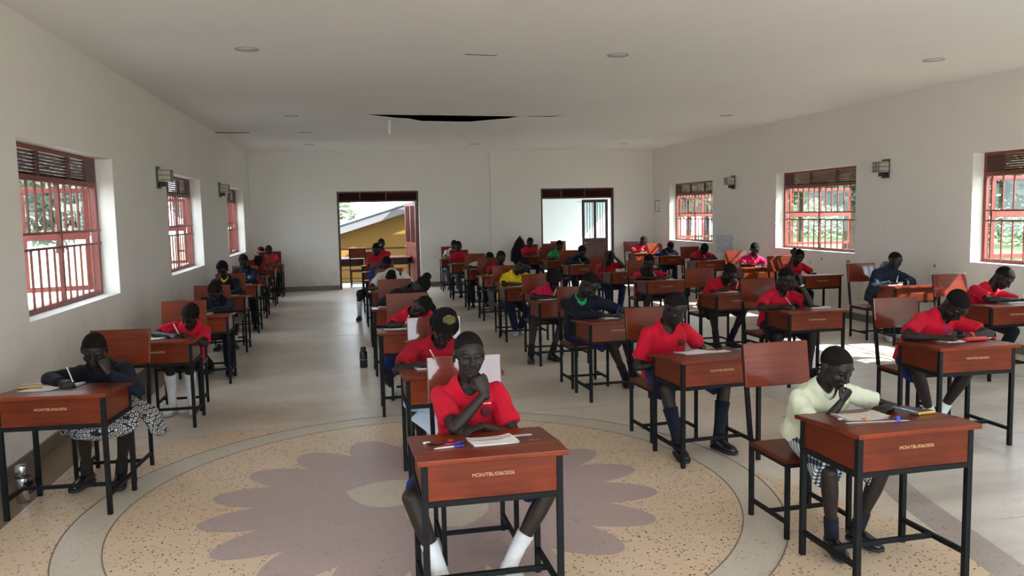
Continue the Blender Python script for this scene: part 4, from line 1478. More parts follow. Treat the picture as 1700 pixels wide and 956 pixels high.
P('B5', 'in white shirt bent face down in the second row', (0.0, 0.45, 0.93), look=(0, 78, 0), s=1.0, shirt='white', legs=('trousers', 'black'), Rh=('rest', (-0.16, 0.30), None, None), Lh=('rest', (0.18, 0.32), None, None), pen=False, Spos=(0.02, 0.60, 0.975), sh_w=0.17)
P('B6', 'in blue top and tall white socks near the open doorway', (0.05, 0.50, 1.02), look=(20, 45, 0), s=1.0, shirt='blue', sleeve='long', legs=('shorts', 'navy', 0.98), sock=('sockw', 0.75), feet=((-0.42, 0.95, 0.085), (0.1, 0.5, 0.085)), knees=((-0.42, 0.55, 0.50), None), hip=-0.12, shoe='black')
def bow(i):
    b = MB()
    c = i['Hd'] + i['R'] @ V((0.05, -0.02, 0.095)) * i['s']
    b.ell(c + V((0.02, 0, 0)), (0.022, 0.012, 0.016), None, 10, 6); b.ell(c - V((0.02, 0, 0)), (0.022, 0.012, 0.016), None, 10, 6)
    i['child']('hair_bow', b, fab('white'))
P('B7', 'in red shirt with white hair bow before the doorway', (-0.03, 0.60, 1.17), look=(5, 20, 0), s=1.02, legs=('trousers', 'black'), extra=bow, hair='puff')
P('B8', 'in red shirt rearmost of the second row', (0.13, 0.62, 1.21), look=(-10, 12, 0), s=1.02, legs=('trousers', 'black'), hip=0.1, Rh=('rest', (-0.02, 0.35), None, None), pen=False)

# third row
def watch(key, sd, mat):
    def f(i):
        Sh, El, T, hd, pinch = i['arms'][sd]
        b = MB()
        d = (T - El).normalized()
        b.cyl(T - d * 0.034, T - d * 0.012, 0.026 * i['s'], 0.025 * i['s'], 20)
        i['child'](key, b, mat)
        b = MB()
        up_ = (V((0, 0, 1)) - d * d.z).normalized()
        b.ell(T - d * 0.023 + up_ * 0.025, (0.013, 0.013, 0.006), None, 14, 8)
        i['child'](key.replace('band', 'face'), b, CHROME if mat is not REDP else REDP)
    return f
c1 = P('C1', 'in cream shirt and gingham shorts, pen at lips', (-0.09, 0.50, 0.985), look=(14, 26, -2), s=0.93, shirt='cream', collar='cream', legs=('shorts', GINGHAM, 0.97), Rh=('fist', (-0.118, 0.415, 0.808), (-1.0, 0.5, -1.0), (0.5, -0.12, 0.75)), Lh=('flat', (0.15, 0.37), (1.2, 0.2, -0.5), (-1, -0.35, -0.05)), bag=1.14, neck=0.085, hipy=0.73, hem=0.07,
  feet=((-0.14, 0.44, 0.085), (0.05, 0.50, 0.085)), knees=((-0.19, 0.40, 0.45), (0.12, 0.40, 0.43)), sock=('sockn', 0.30), chair=(-0.08, 0.84), hip=-0.06, pen=False)
P('C2', 'in red shirt with both hands down in the third row', (-0.08, 0.56, 1.075), look=(14, 28, 4), s=1.05, badge=BADGE_D, legs=('shorts', 'royal', 0.86), sock=('sockn', 0.66), Rh=('rest', (-0.10, 0.63, 0.63), (-1, 0.5, -0.5), (1, -0.1, -0.2)), Lh=('rest', (0.10, 0.60, 0.61), (1, 0.5, -0.5), (-1, 0.0, -0.2)),
  feet=((-0.20, 0.27, 0.085), (0.16, 0.33, 0.085)), knees=((-0.24, 0.40, 0.49), (0.26, 0.40, 0.50)), hip=-0.05, chair=(-0.04, 0.84), pen=False)
P('C3', 'in navy pullover with green collar leaning over a booklet', (-0.13, 0.50, 1.09), look=(30, 34, 14), s=1.08, shirt='navy', sleeve='long', collar='green', badge=BADGE_L, legs=('shorts', 'royal', 0.85), sock=('black', 0.35), Rh=('rest', (-0.03, 0.36), (-1, 0.4, -0.3), (1, -0.3, 0)), Lh=('write', (0.13, 0.31), (1, 0.4, -0.3), None),
  feet=((0.30, 0.62, 0.085), (0.42, 0.72, 0.12)), knees=((0.06, 0.44, 0.50), (0.24, 0.48, 0.53)), hip=-0.12, chair=(-0.09, 0.82), twist=-8)
P('C4', 'in pink shirt with full black hair, head bowed', (0.03, 0.50, 0.99), look=(-18, 44, 0), s=1.02, shirt='pink', hair='afro', legs=('shorts', 'royal', 0.85), Rh=('rest', (-0.1, 0.30), (-1, 0.3, -0.3), None), Lh=('write', (0.04, 0.30), None, None), sock=('black', 0.3), feet=((-0.34, 0.32, 0.085), (-0.06, 0.36, 0.085)), knees=((-0.25, 0.42, 0.51), (0.12, 0.44, 0.49)), chair=(-0.02, 0.84))
P('C5', 'in yellow polo shirt', (0.08, 0.50, 1.055), look=(28, 40, 22), s=1.06, shirt='yellow', collar='yellow', legs=('trousers', 'darkblue'), shoe='white', feet=((-0.03, 0.62, 0.085), (0.06, 0.72, 0.085)), hip=-0.08, lean_x=0.2, Rh=('rest', (-0.02, 0.32), (-1, 0.2, -0.2), (1, -0.2, 0)), Lh=('write', (0.16, 0.28), None, None), chair=(-0.05, 0.84))
P('C6', 'in red shirt propping chin, behind the yellow shirt', (0.12, 0.55, 1.05), look=(10, 22, 6), s=1.04, legs=('trousers', 'grey'), shoe='white', Rh=('chin', (0.05, 0.46, 0.92), (-1, -0.2, -1), (0.1, 0.1, 1)), hip=0.08, pen=False, feet=((-0.04, 0.6, 0.085), (0.1, 0.7, 0.085)))
P('C7', 'in white shirt bent sideways in the third row', (0.18, 0.45, 0.965), look=(25, 50, 20), s=1.0, shirt='white', legs=('trousers', 'black'), hip=-0.02, lean_x=0.12, feet=((-0.15, 0.45, 0.085), (0.1, 0.5, 0.085)))
P('C8', 'in red shirt sitting upright near the end wall', (-0.08, 0.62, 1.12), look=(5, 14, 0), s=1.04, legs=('trousers', 'jean'), Rh=('rest', (-0.08, 0.34), None, None), pen=False, feet=((-0.05, 0.55, 0.085), (0.12, 0.45, 0.085)))
P('C9', 'in white shirt rearmost of the third row', (0.05, 0.56, 1.085), look=(5, 34, 6), s=1.0, shirt='white', legs=('trousers', 'jean'))

# fourth row
P('D1', 'in red shirt and white ankle socks before a red case', (0.17, 0.45, 1.03), look=(-8, 55, 8), s=1.08, legs=('shorts', 'royal', 0.84), sock=('sockw', 0.28), shoe='black', Rh=('write', (-0.07, 0.31), (-1, 0.5, -0.3), None), Lh=('rest', (0.20, 0.34), (1.2, 0.1, -0.1), (-1, -0.15, 0)), feet=((0.06, 0.55, 0.085), (0.17, 0.62, 0.085)), knees=((-0.20, 0.40, 0.52), (0.27, 0.40, 0.52)), hip=0.08, chair=(0.10, 0.84), extra=watch('wrist_band', 1, REDP))
P('D2', 'in red shirt leaning on raised forearm with watch', (-0.03, 0.55, 1.065), look=(4, 24, 6), s=1.06, badge=BADGE_D, legs=('shorts', 'navy', 0.9), Rh=('write', (-0.20, 0.30), (-1, 0.4, -0.3), None), Lh=('cheek', (0.115, 0.50, 1.00), (0.4, -0.6, -1.0), (-0.25, 0.15, 1)), feet=((-0.2, 0.45, 0.085), (0.2, 0.45, 0.085)), extra=watch('watch_band', 1, CHROME), hip=-0.02, chair=(-0.05, 0.84))
P('D3', 'in red shirt with fist at mouth in the fourth row', (0.13, 0.50, 1.00), look=(4, 42, 0), s=1.06, legs=('shorts', 'navy', 0.9), sock=('sockn', 0.35), Rh=('fist', (0.085, 0.385, 0.825), (-1, 0.1, -0.5), (0.5, -0.2, 0.5)), Lh=('write', (0.22, 0.32), (1, 0.3, -0.2), (-1, -0.2, -0.1)), feet=((0.0, 0.6, 0.085), (0.22, 0.65, 0.085)), knees=((-0.15, 0.42, 0.50), (0.30, 0.42, 0.51)), chair=(0.0, 0.84))
def vest(i):
    b = MB()
    S, Hc, lat, vv, fwd, s = i['S'], i['Hc'], i['lat'], i['vv'], i['fwd'], i['s']
    b.limb([(Hc.lerp(S, 0.1), 0.172 * s, 0.125 * s), (Hc.lerp(S, 0.5), 0.165 * s, 0.125 * s), (S - vv * 0.03, 0.135 * s, 0.105 * s), (S + vv * 0.015, 0.105 * s, 0.085 * s)], 20, lat=lat, round_ends=(False, True))
    i['child']('vest', b, fab('black'), i['vox'] * 1.2, 3, 0.004)
P('D4', 'in black vest over red sleeves', (-0.07, 0.55, 1.02), look=(12, 26, 0), s=1.04, legs=('shorts', 'black', 0.95), Rh=('write', (-0.12, 0.30), None, None), extra=vest, feet=((-0.2, 0.45, 0.085), (0.2, 0.45, 0.085)), knees=((-0.12, 0.44, 0.50), (0.26, 0.44, 0.50)), chair=(-0.03, 0.84))
P('D5', 'in red shirt holding head in both hands', (-0.16, 0.50, 1.00), look=(0, 50, 0), s=1.02, legs=('trousers', 'darkblue'), Rh=('cheek', (-0.235, 0.44, 1.02), (-0.5, -0.7, -1), (0.25, 0.25, 1)), Lh=('cheek', (-0.085, 0.44, 1.02), (1.0, -0.7, -1), (-0.25, 0.25, 1)), pen=False, hip=-0.10, chair=(-0.1, 0.84))
P('D6', 'in navy pullover in front of the barred door', (0.11, 0.50, 1.02), look=(16, 40, 4), s=1.08, shirt='navy', sleeve='long', badge=BADGE_L, legs=('trousers', 'black'), hip=0.05)
P('D7', 'in green shirt', (0.09, 0.50, 1.08), look=(0, 34, 0), s=1.02, shirt='green', legs=('trousers', 'black'), hip=0.08)
P('D8', 'in red shirt beside the hanging black jacket', (-0.12, 0.55, 1.10), look=(10, 26, 6), s=1.02, legs=('trousers', 'darkblue'), hip=-0.1)

# row along the right wall
P('E1', 'in red shirt leaning over a desk at the right edge', (0.30, 0.55, 1.015), look=(24, 46, 6), s=1.06, legs=('trousers', 'black'), Rh=('rest', (0.26, 0.34), (-1, 0.3, -0.2), (1, -0.5, 0)), Lh=('write', (0.38, 0.30), None, None), hip=0.10, chair=(0.08, 0.84), feet=((0.1, 0.6, 0.085), (0.3, 0.6, 0.085)), badge=BADGE_L)
def hood(i):
    b = MB()
    N, vv, fwd, lat, s = i['N'], i['vv'], i['fwd'], i['lat'], i['s']
    n = 24
    rings = []
    for zz, rr in ((-0.02, 0.118), (0.04, 0.120), (0.085, 0.108), (0.09, 0.094), (0.05, 0.090), (0.0, 0.085)):
        rings.append([N + (fwd * (math.cos(2 * PI * j / n) - 0.25) + lat * math.sin(2 * PI * j / n)) * rr * s + vv * (zz - 0.035 * (1 + math.cos(2 * PI * j / n))) * s for j in range(n)])
    b.loft(rings)
    i['child']('hood', b, fab('grey'))
P('E2', 'in dark padded jacket with grey hood', (-0.03, 0.48, 1.085), look=(16, 18, 4), s=0.98, shirt='puffer', sleeve='puffy', legs=('trousers', 'black'), shoe='white', Rh=('rest', (-0.16, 0.32), None, None), Lh=('write', (-0.02, 0.31), None, None), hip=-0.14, chair=(-0.22, 0.70), crot=4, feet=((-0.16, 0.42, 0.085), (0.0, 0.48, 0.085)), extra=hood)
P('E3', 'in red shirt with hand on top of head', (-0.12, 0.50, 1.05), look=(10, 30, 8), s=0.98, legs=('trousers', 'black'), Rh=('flat', (-0.24, 0.46, 1.07), (-0.6, -0.6, -1), (0.4, 0.3, 0.9)), Lh=('rest', (0.1, 0.40), None, None), pen=False, hip=-0.1, chair=(-0.12, 0.84))
P('E4', 'in pink shirt by the middle right window', (0.12, 0.50, 1.08), look=(-12, 32, -4), s=1.04, shirt='pink', legs=('trousers', 'black'), hip=0.08, Rh=('rest', (0.02, 0.30), None, None), Lh=('rest', (0.22, 0.3), None, None), pen=False)
P('E5', 'in red shirt bowed low beside the pale wall poster', (0.03, 0.40, 1.00), look=(-4, 60, 4), s=1.06, legs=('trousers', 'black'), feet=((0.1, 0.5, 0.085), (0.2, 0.6, 0.085)), shoe='white')
P('E6', 'in dark top with sunlit sleeve near the far right window', (0.15, 0.45, 0.985), look=(-10, 55, 0), s=1.0, shirt='darkblue', sleeve='long', legs=('trousers', 'darkblue'), hip=0.1)
P('E7', 'in red shirt, cheek on hand, in the far right corner', (0.08, 0.45, 1.06), look=(16, 28, 10), s=1.02, legs=('trousers', 'black'), Lh=('cheek', (0.16, 0.41, 0.97), (1, -0.4, -1), (-0.15, 0.1, 1)))

# ------------------------------------------------------------------ things on and around the desks
def on(k, x, y, dz=0.0):
    X, Y, rz = DK[k]
    p = Matrix.Translation((X, Y, 0)) @ Matrix.Rotation(rz, 4, 'Z') @ V((x, y, lidz(y) + dz))
    return p
def tilt(k, y, rz):
    a = 0 if y < 0.11 else math.atan(-0.079)
    return (Matrix.Rotation(DK[k][2], 4, 'Z') @ Matrix.Rotation(a, 4, 'X') @ Matrix.Rotation(R_(rz), 4, 'Z')).to_euler()
def booklet(w_, d_, n, curl, seed):
    """a thin stack of sheets whose top leaves lift a little"""
    rnd = random.Random(seed)
    b = MB()
    for s_ in range(n):
        z0 = 0.0006 + s_ * 0.0022
        ox, oy, rz = rnd.uniform(-.006, .006), rnd.uniform(-.006, .006), rnd.uniform(-.04, .04)
        c, s = math.cos(rz), math.sin(rz)
        nx = 9
        lift = curl * (s_ + 0.4) / n
        g = []
        for i in range(nx):
            t = i / (nx - 1)
            for j in (0, 1):
                x, y = (t - 0.5) * w_, (j - 0.5) * d_
                z = z0 + lift * (max(0, abs(t - 0.45) - 0.18)) ** 2 * 0.9
                g.append((x * c - y * s + ox, x * s + y * c + oy, z))
        m = len(g)
        vs = g + [(x, y, z + 0.0016) for x, y, z in g]
        fs = []
        for i in range(nx - 1):
            a = i * 2
            fs += [(a, a + 1, a + 3, a + 2), (m + a, m + a + 2, m + a + 3, m + a + 1), (a, a + 2, m + a + 2, m + a), (a + 1, m + a + 1, m + a + 3, a + 3)]
        fs += [(0, m, m + 1, 1), (2 * nx - 2, 2 * nx - 1, m + 2 * nx - 1, m + 2 * nx - 2)]
        b.add(vs, fs, False)
    return b
PPR = [booklet(0.21, 0.17, 3, 0.10, 3).mesh('exam_paper', PAPER), booklet(0.22, 0.18, 2, 0.16, 5).mesh('exam_paper', GREYPAPER), booklet(0.20, 0.15, 1, 0.05, 8).mesh('exam_paper', PAPER)]
def paper(k, x, y, rz=0, v=0, label=None):
    o = link('exam_paper', PPR[v])
    o.location = on(k, x, y, 0.0008)
    o.rotation_euler = tilt(k, y, rz)
    tag(o, label or ('white paper before the person ' + WHO[k]), 'exam paper', 'exam papers on the desks')
paper('A1', -0.06, 0.37, 8)
paper('A1', -0.14, 0.20, -4, 2, 'loose sheet near the front edge of the frontmost left desk')
paper('A2', -0.06, 0.30, 5); paper('A3', 0.02, 0.26, -3); paper('A4', 0.1, 0.28, 4); paper('A5', 0.1, 0.30, 5)
paper('B1', 0.04, 0.21, 4, 0)
paper('B2', -0.12, 0.34, 8); paper('B3', -0.16, 0.25, 3); paper('B4', -0.14, 0.22, -5); paper('B5', -0.12, 0.2, 6); paper('B6', -0.1, 0.28, 4); paper('B7', -0.12, 0.30, 3)
paper('C1', -0.10, 0.29, -12, 1); paper('C2', -0.06, 0.32, 4, 0)
paper('C2', 0.12, 0.30, -6, 2, 'loose white sheet beside the booklet on the second desk of the third row')
paper('C3', 0.02, 0.30, 5); paper('C4', -0.12, 0.27, -2); paper('C5', -0.1, 0.28, 6); paper('C6', -0.1, 0.28, 0); paper('C7', -0.1, 0.25, 4); paper('C8', -0.14, 0.30, 3); paper('C9', -0.1, 0.28, 2)
paper('D1', 0.02, 0.30, 4); paper('D2', 0.18, 0.26, -6); paper('D3', -0.02, 0.27, 5); paper('D4', 0.1, 0.28, -3); paper('D5', 0.1, 0.26, 4); paper('D6', -0.06, 0.24, 5); paper('D7', 0.05, 0.28, 3); paper('D8', 0.0, 0.28, 3)
paper('E1', 0.18, 0.28, -4); paper('E2', -0.2, 0.27, 6); paper('E4', 0.1, 0.28, 4); paper('E5', 0.15, 0.28, 5); paper('E6', 0.05, 0.28, 3); paper('E7', 0.0, 0.27, 2)
# pens held in hands
b = MB(); b.cyl((0, 0, 0), (0, 0, 0.012), 0.0008, 0.0034, 10); b.cyl((0, 0, 0.012), (0, 0, 0.125), 0.0038, 0.0038, 10); b.cyl((0, 0, 0.125), (0, 0, 0.142), 0.0042, 0.0042, 10)
PENM = [b.mesh('pen', WPLAST), b.mesh('pen', BLUEP)]
for i, (k, tip, ax) in enumerate(PENS):
    o = link('pen', PENM[1 if k in ('D1', 'C3') else 0])
    o.location = tip
    o.rotation_euler = ax.to_track_quat('Z', 'Y').to_euler()
    tag(o, 'pen held by the person ' + WHO[k], 'pen', 'pens held in writing hands')
def pen_on(k, x, y, rz, mat, label, length=0.14, r=0.0038):
    b = MB()
    b.cyl((0, -length / 2, 0), (0, -length / 2 + 0.014, 0), 0.0008, r, 10); b.cyl((0, -length / 2 + 0.014, 0), (0, length / 2, 0), r, r, 12)
    o = link('pen', b.mesh('pen', mat))
    c = MB(); c.cyl((0, length / 2 - 0.045, 0), (0, length / 2 + 0.004, 0), r * 1.25, r * 1.2, 12)
    link('cap', c.mesh('cap', BLUEP if mat is not BLUEP else WPLAST), o)
    o.location = on(k, x, y, r + 0.0008); o.rotation_euler = tilt(k, y, rz)
    return tag(o, label, 'pen')
def ruler(k, x, y, rz, label, dz=0.001):
    b = MB(); b.box((-0.155, -0.014, 0), (0.155, 0.014, 0.0024))
    o = b.build('ruler', plain('clear_grey_ruler', (0.50, 0.48, 0.50), 0.05, 10, rough=0.25), None, 0.0006)
    o.location = on(k, x, y, dz); o.rotation_euler = tilt(k, y, rz)
    tag(o, label, 'ruler')
def eraser(k, x, y, rz, label):
    b = MB(); b.box((-0.016, -0.009, 0), (0.016, 0.009, 0.009))
    o = b.build('eraser', WPLAST, None, 0.0025)
    o.location = on(k, x, y, 0.0008); o.rotation_euler = tilt(k, y, rz)
    tag(o, label, 'eraser')
def sharpener(k, x, y, rz, mat, label):
    b = MB(); b.box((-0.012, -0.008, 0), (0.012, 0.008, 0.011))
    o = b.build('sharpener', mat, None, 0.002)
    c = MB(); c.box((-0.009, -0.006, 0.0112), (0.009, 0.004, 0.0122)); c.build('blade', CHROME, o)
    o.location = on(k, x, y, 0.0008); o.rotation_euler = tilt(k, y, rz)
    tag(o, label, 'sharpener')
# front desk
eraser('B1', -0.262, 0.28, 4, 'white eraser at the back corner of the frontmost desk')
pen_on('B1', -0.155, 0.205, -62, REDP, 'red pen with blue cap among the clutter on the frontmost desk')
pen_on('B1', -0.205, 0.235, -118, BPLAST, 'black pen lying across others on the frontmost desk')
pen_on('B1', -0.175, 0.150, -80, WPLAST, 'white pen with blue cap at the front of the frontmost desk')
sharpener('B1', -0.150, 0.285, 25, REDP, 'small reddish sharpener on the frontmost desk')
ruler('B1', 0.075, 0.235, 3, 'clear ruler lying across the paper on the frontmost desk', 0.0135)
b = MB()
rnd = random.Random(4)
for i in range(26):
    a, r = rnd.uniform(0, 6.28), rnd.uniform(0, 0.035)
    b.ell((r * math.cos(a), 0.6 * r * math.sin(a), 0.001), (0.003, 0.0018, 0.0008), Matrix.Rotation(a, 3, 'Z'), 6, 4)
o = b.build('pencil_shavings', plain('pencil_wood', (0.45, 0.25, 0.10), 0.2, 50, rough=0.8))
o.location = on('B1', 0.22, 0.18, 0.0008); o.rotation_euler = tilt('B1', 0.18, 0)
tag(o, 'scatter of pencil shavings beside the paper on the frontmost desk', 'pencil shavings', None, 'stuff')
# pale sheet slipped onto the lap at the second desk
X, Y, rz = DK['B2']
b = MB()
A, B_, C, D = V((-0.278, 0.335, 0.405)), V((-0.195, 0.385, 0.462)), V((0.015, 0.385, 0.345)), V((-0.10, 0.285, 0.258))
g = []
for i in range(9):
    for j in range(7):
        u, v = i / 8, j / 6
        q = (A.lerp(B_, v)).lerp(D.lerp(C, v), u)
        g.append(q + V((0, -1, 0.4)) * (0.018 * math.sin(PI * u) + 0.006 * math.sin(5 * v)))
n_ = len(g)
fs = []
for i in range(8):
    for j in range(6):
        a = i * 7 + j
        fs += [(a, a + 7, a + 8, a + 1), (n_ + a, n_ + a + 1, n_ + a + 8, n_ + a + 7)]
rimi = [i * 7 for i in range(9)] + [56 + j for j in range(1, 7)] + [i * 7 + 6 for i in range(7, -1, -1)] + [j for j in range(5, 0, -1)]
for a, c in zip(rimi, rimi[1:] + rimi[:1]):
    fs.append((a, c, n_ + c, n_ + a))
b.add(g + [q + V((0, 0.0015, 0.0012)) for q in g], fs, True)
o = b.build('paper_sheet', plain('pale_blue_sheet', (0.50, 0.58, 0.68), 0.05, 6, rough=0.7))
o.location = (X, Y, 0)
tag(o, 'large pale blue sheet hanging from the lap behind the frontmost chair', 'sheet')
# gingham pupil's desk
ruler('C1', -0.10, 0.155, -10, 'pale ruler at the front of the desk with the gold tin')
eraser('C1', -0.215, 0.27, 10, 'white eraser on the desk with the gold tin')
b = MB(); b.box((-0.012, -0.008, 0), (0.012, 0.008, 0.010)); o = b.build('sharpener', plain('orange_plastic', (0.6, 0.12, 0.02), 0.05, 30, rough=0.4), None, 0.002)
o.location = on('C1', -0.125, 0.215, 0.0008); o.rotation_euler = tilt('C1', 0.215, 20)
tag(o, 'orange sharpener beside the papers on the desk with the gold tin', 'sharpener')
b = MB(); b.cyl((0, 0, 0), (0, 0, 0.022), 0.013, 0.011, 20); o = b.build('bottle_cap', BLUEP, None, 0.002)
c = MB(); c.cyl((0, 0, 0.022), (0, 0, 0.025), 0.0085, 0.007, 20); c.build('cap_top', BLUEP, o)
o.location = on('C1', 0.0, 0.135, 0.001); o.rotation_euler = tilt('C1', 0.135, 0)
tag(o, 'round blue cap standing at the front of the desk with the gold tin', 'cap')
o = tag(empty('geometry_tin'), 'open gold tin with light blue lid beside a resting hand', 'tin')
b = MB(); b.box((-0.055, -0.03, 0), (0.055, 0.03, 0.016)); b.build('tin_base', BRASS, o, 0.005)
b = MB(); b.box((-0.047, -0.022, 0.0165), (0.047, 0.022, 0.0175)); b.build('tin_tray', BPLAST, o)
M = Matrix.Translation((-0.062, 0.0, 0.016)) @ Matrix.Rotation(R_(-164), 4, 'Y')
b = MB(); b.box((0.0, -0.03, -0.004), (0.105, 0.03, 0.003), M); b.build('tin_lid', LBLUE, o, 0.002)
o.location = on('C1', 0.235, 0.245, 0.001); o.rotation_euler = tilt('C1', 0.245, 6)
inf = None
pen0 = link('pen', PENM[0]); X, Y, rz = DK['C1']
pinch = c1['arms'][-1][4]
axc = V((0.10, -0.05, 1.0)).normalized()
pen0.location = c1['world'](pinch + V((0.012, -0.014, 0)) - axc * 0.118)
pen0.rotation_euler = (Matrix.Rotation(rz, 3, 'Z') @ axc).to_track_quat('Z', 'Y').to_euler()
tag(pen0, 'pen held at the lips of the person in cream shirt', 'pen')
# second desk third row
b = MB()
def spec(b):
    for sx in (-1, 1):
        n = 20
        for j in range(n):
            a, c = 2 * PI * j / n, 2 * PI * (j + 1) / n
            b.tube((sx * 0.032 + 0.022 * math.cos(a), 0, 0.018 + 0.015 * math.sin(a)), (sx * 0.032 + 0.022 * math.cos(c), 0, 0.018 + 0.015 * math.sin(c)), 0.0016, n=6)
o = MB(); o.box((-0.05, -0.012, 0), (0.05, 0.012, 0.007)); o = o.build('eraser', plain('dark_red_rubber', (0.14, 0.02, 0.02), 0.1, 30, rough=0.8), None, 0.002)
o.location = on('C2', 0.21, 0.36, 0.001); o.rotation_euler = tilt('C2', 0.36, 10)
tag(o, 'dark red eraser bar beside the loose sheet, second desk of third row', 'eraser')
# red case
o = MB(); o.limb([((-0.09, 0, 0.016), 0.030, 0.015), ((0.09, 0, 0.016), 0.030, 0.015)], 18, lat=(0, 1, 0)); o = o.build('pencil_case', REDP)
c = MB(); c.bar((-0.085, 0, 0.031), (0.085, 0, 0.031), 0.008, 0.003); c.build('zip', CHROME, o)
o.location = on('D1', 0.17, 0.23, 0.001); o.rotation_euler = tilt('D1', 0.23, 3)
tag(o, 'red pencil case on the desk before white ankle socks', 'pencil case')
b = MB(); b.cyl((0, 0, 0.0), (0.0, 0.0, 0.11), 0.0045, 0.0045); o = b.build('marker_pen', WPLAST)
c = MB(); c.cyl((0, 0, 0.075), (0, 0, 0.115), 0.0055, 0.005); c.build('cap', REDP, o)
o.location = on('D1', 0.30, 0.33, 0.006); o.rotation_euler = (R_(84), 0, R_(70))
tag(o, 'white marker lying behind the red pencil case', 'marker')
# booklet held by the navy pupil
o = booklet(0.15, 0.11, 6, 0.3, 12).build('answer_booklet', plain('buff_paper', (0.55, 0.42, 0.22), 0.06, 30, rough=0.8))
o.location = on('C3', 0.20, 0.24, 0.002); o.rotation_euler = tilt('C3', 0.24, 20)
tag(o, 'small buff booklet beside white paper under the green-collared writer', 'booklet')
# front left desk
o = tag(empty('geometry_tin'), 'narrow brassy tin on the desk by the left wall', 'tin')
b = MB(); b.box((-0.075, -0.028, 0), (0.075, 0.028, 0.014)); b.build('tin_base', BRASS, o, 0.004)
b = MB(); b.box((-0.07, -0.024, 0.0142), (0.07, 0.024, 0.016)); b.build('tin_lid', plain('dull_tin_lid', (0.25, 0.22, 0.12), 0.2, 20, rough=0.4, metal=0.6), o, 0.002)
o.location = on('A1', -0.245, 0.34, 0.001); o.rotation_euler = tilt('A1', 0.34, 8)
ruler('A1', -0.20, 0.45, 22, 'pale ruler slanting behind the tin on the left wall desk', 0.018)

# flasks on the floor
def lathe(b, prof, n=28):
    b.loft([[V((r * math.cos(2 * PI * j / n), r * math.sin(2 * PI * j / n), z)) for j in range(n)] for r, z in prof])
o = tag(empty('water_flask', (0.055, 9.80, 0)), 'black water flask standing alone on the aisle floor', 'flask')
b = MB(); lathe(b, [(0.040, 0.0), (0.046, 0.006), (0.047, 0.15), (0.046, 0.19), (0.034, 0.205), (0.030, 0.21)]); b.build('body', BPLAST, o)
b = MB(); lathe(b, [(0.033, 0.207), (0.034, 0.212), (0.034, 0.245), (0.028, 0.252), (0.010, 0.254)]); b.build('lid', BPLAST, o)
b = MB(); lathe(b, [(0.0475, 0.095), (0.048, 0.097), (0.048, 0.103), (0.0475, 0.105)]); b.build('band', plain('grey_band', (0.25, 0.26, 0.28), 0.1, 20, rough=0.4), o)
o = tag(empty('steel_flask', (-2.19, 5.66, 0)), 'steel vacuum flask on the floor against the left wall', 'flask')
b = MB(); lathe(b, [(0.036, 0.0), (0.040, 0.005), (0.040, 0.175), (0.036, 0.19)]); b.build('body', CHROME, o)
b = MB(); lathe(b, [(0.039, 0.165), (0.0415, 0.167), (0.0415, 0.185), (0.039, 0.187)]); b.build('band', BPLAST, o)
b = MB(); lathe(b, [(0.035, 0.188), (0.036, 0.19), (0.036, 0.245), (0.033, 0.252), (0.012, 0.255)]); b.build('cup', CHROME, o)
b = MB()
for p, q in (((0.04, 0, 0.178), (0.068, 0, 0.165)), ((0.068, 0, 0.165), (0.072, 0, 0.08)), ((0.072, 0, 0.08), (0.04, 0, 0.06))):
    b.tube(p, q, 0.006, n=8)
b.build('handle', BPLAST, o)
# wet patch is a slightly raised glossy film
# black jacket over a chair back
X, Y, rz = DK['D8']
b = MB()
b.limb([((-0.30, 0.95, 1.22), 0.03, 0.03), ((-0.30, 1.0, 1.10), 0.12, 0.07), ((-0.34, 1.0, 0.85), 0.17, 0.08), ((-0.36, 1.0, 0.62), 0.14, 0.07), ((-0.38, 1.0, 0.52), 0.05, 0.03)], 18, lat=(1, 0, 0))
b.limb([((-0.38, 0.98, 1.05), 0.06, 0.05), ((-0.48, 0.98, 0.85), 0.055, 0.05), ((-0.50, 0.98, 0.64), 0.045, 0.04)], 12)
me = remeshed(b, 'jacket', fab('black'), 0.012, 3, 0.01, 3)
o = link('jacket', me); o.location = (X, Y, 0)
tag(o, 'black jacket hung at the chair behind the red shirt near the end wall', 'jacket')
b = MB(); b.tube((X - 0.31, Y + 1.0, 1.10), (X - 0.33, Y + 1.44, 1.24), 0.006)
# empty chairs near the second doorway and desks on the verandah
put_chair(4.98, 20.05, R_(4), 'empty wooden chair beside the hanging-jacket chair, before the white wall')
put_chair(5.55, 21.6, R_(-6), 'empty orange-brown chair standing outside the barred door opening')
put_desk(-0.10, 21.45, R_(180), 'empty wooden desk on the verandah at the doorway left side')
put_chair(0.08, 20.98 + 0.15, R_(176), 'empty wooden chair at the verandah desk, its back towards the room')
put_desk(1.10, 21.55, R_(178), 'empty wooden desk on the verandah under the open red door leaf')

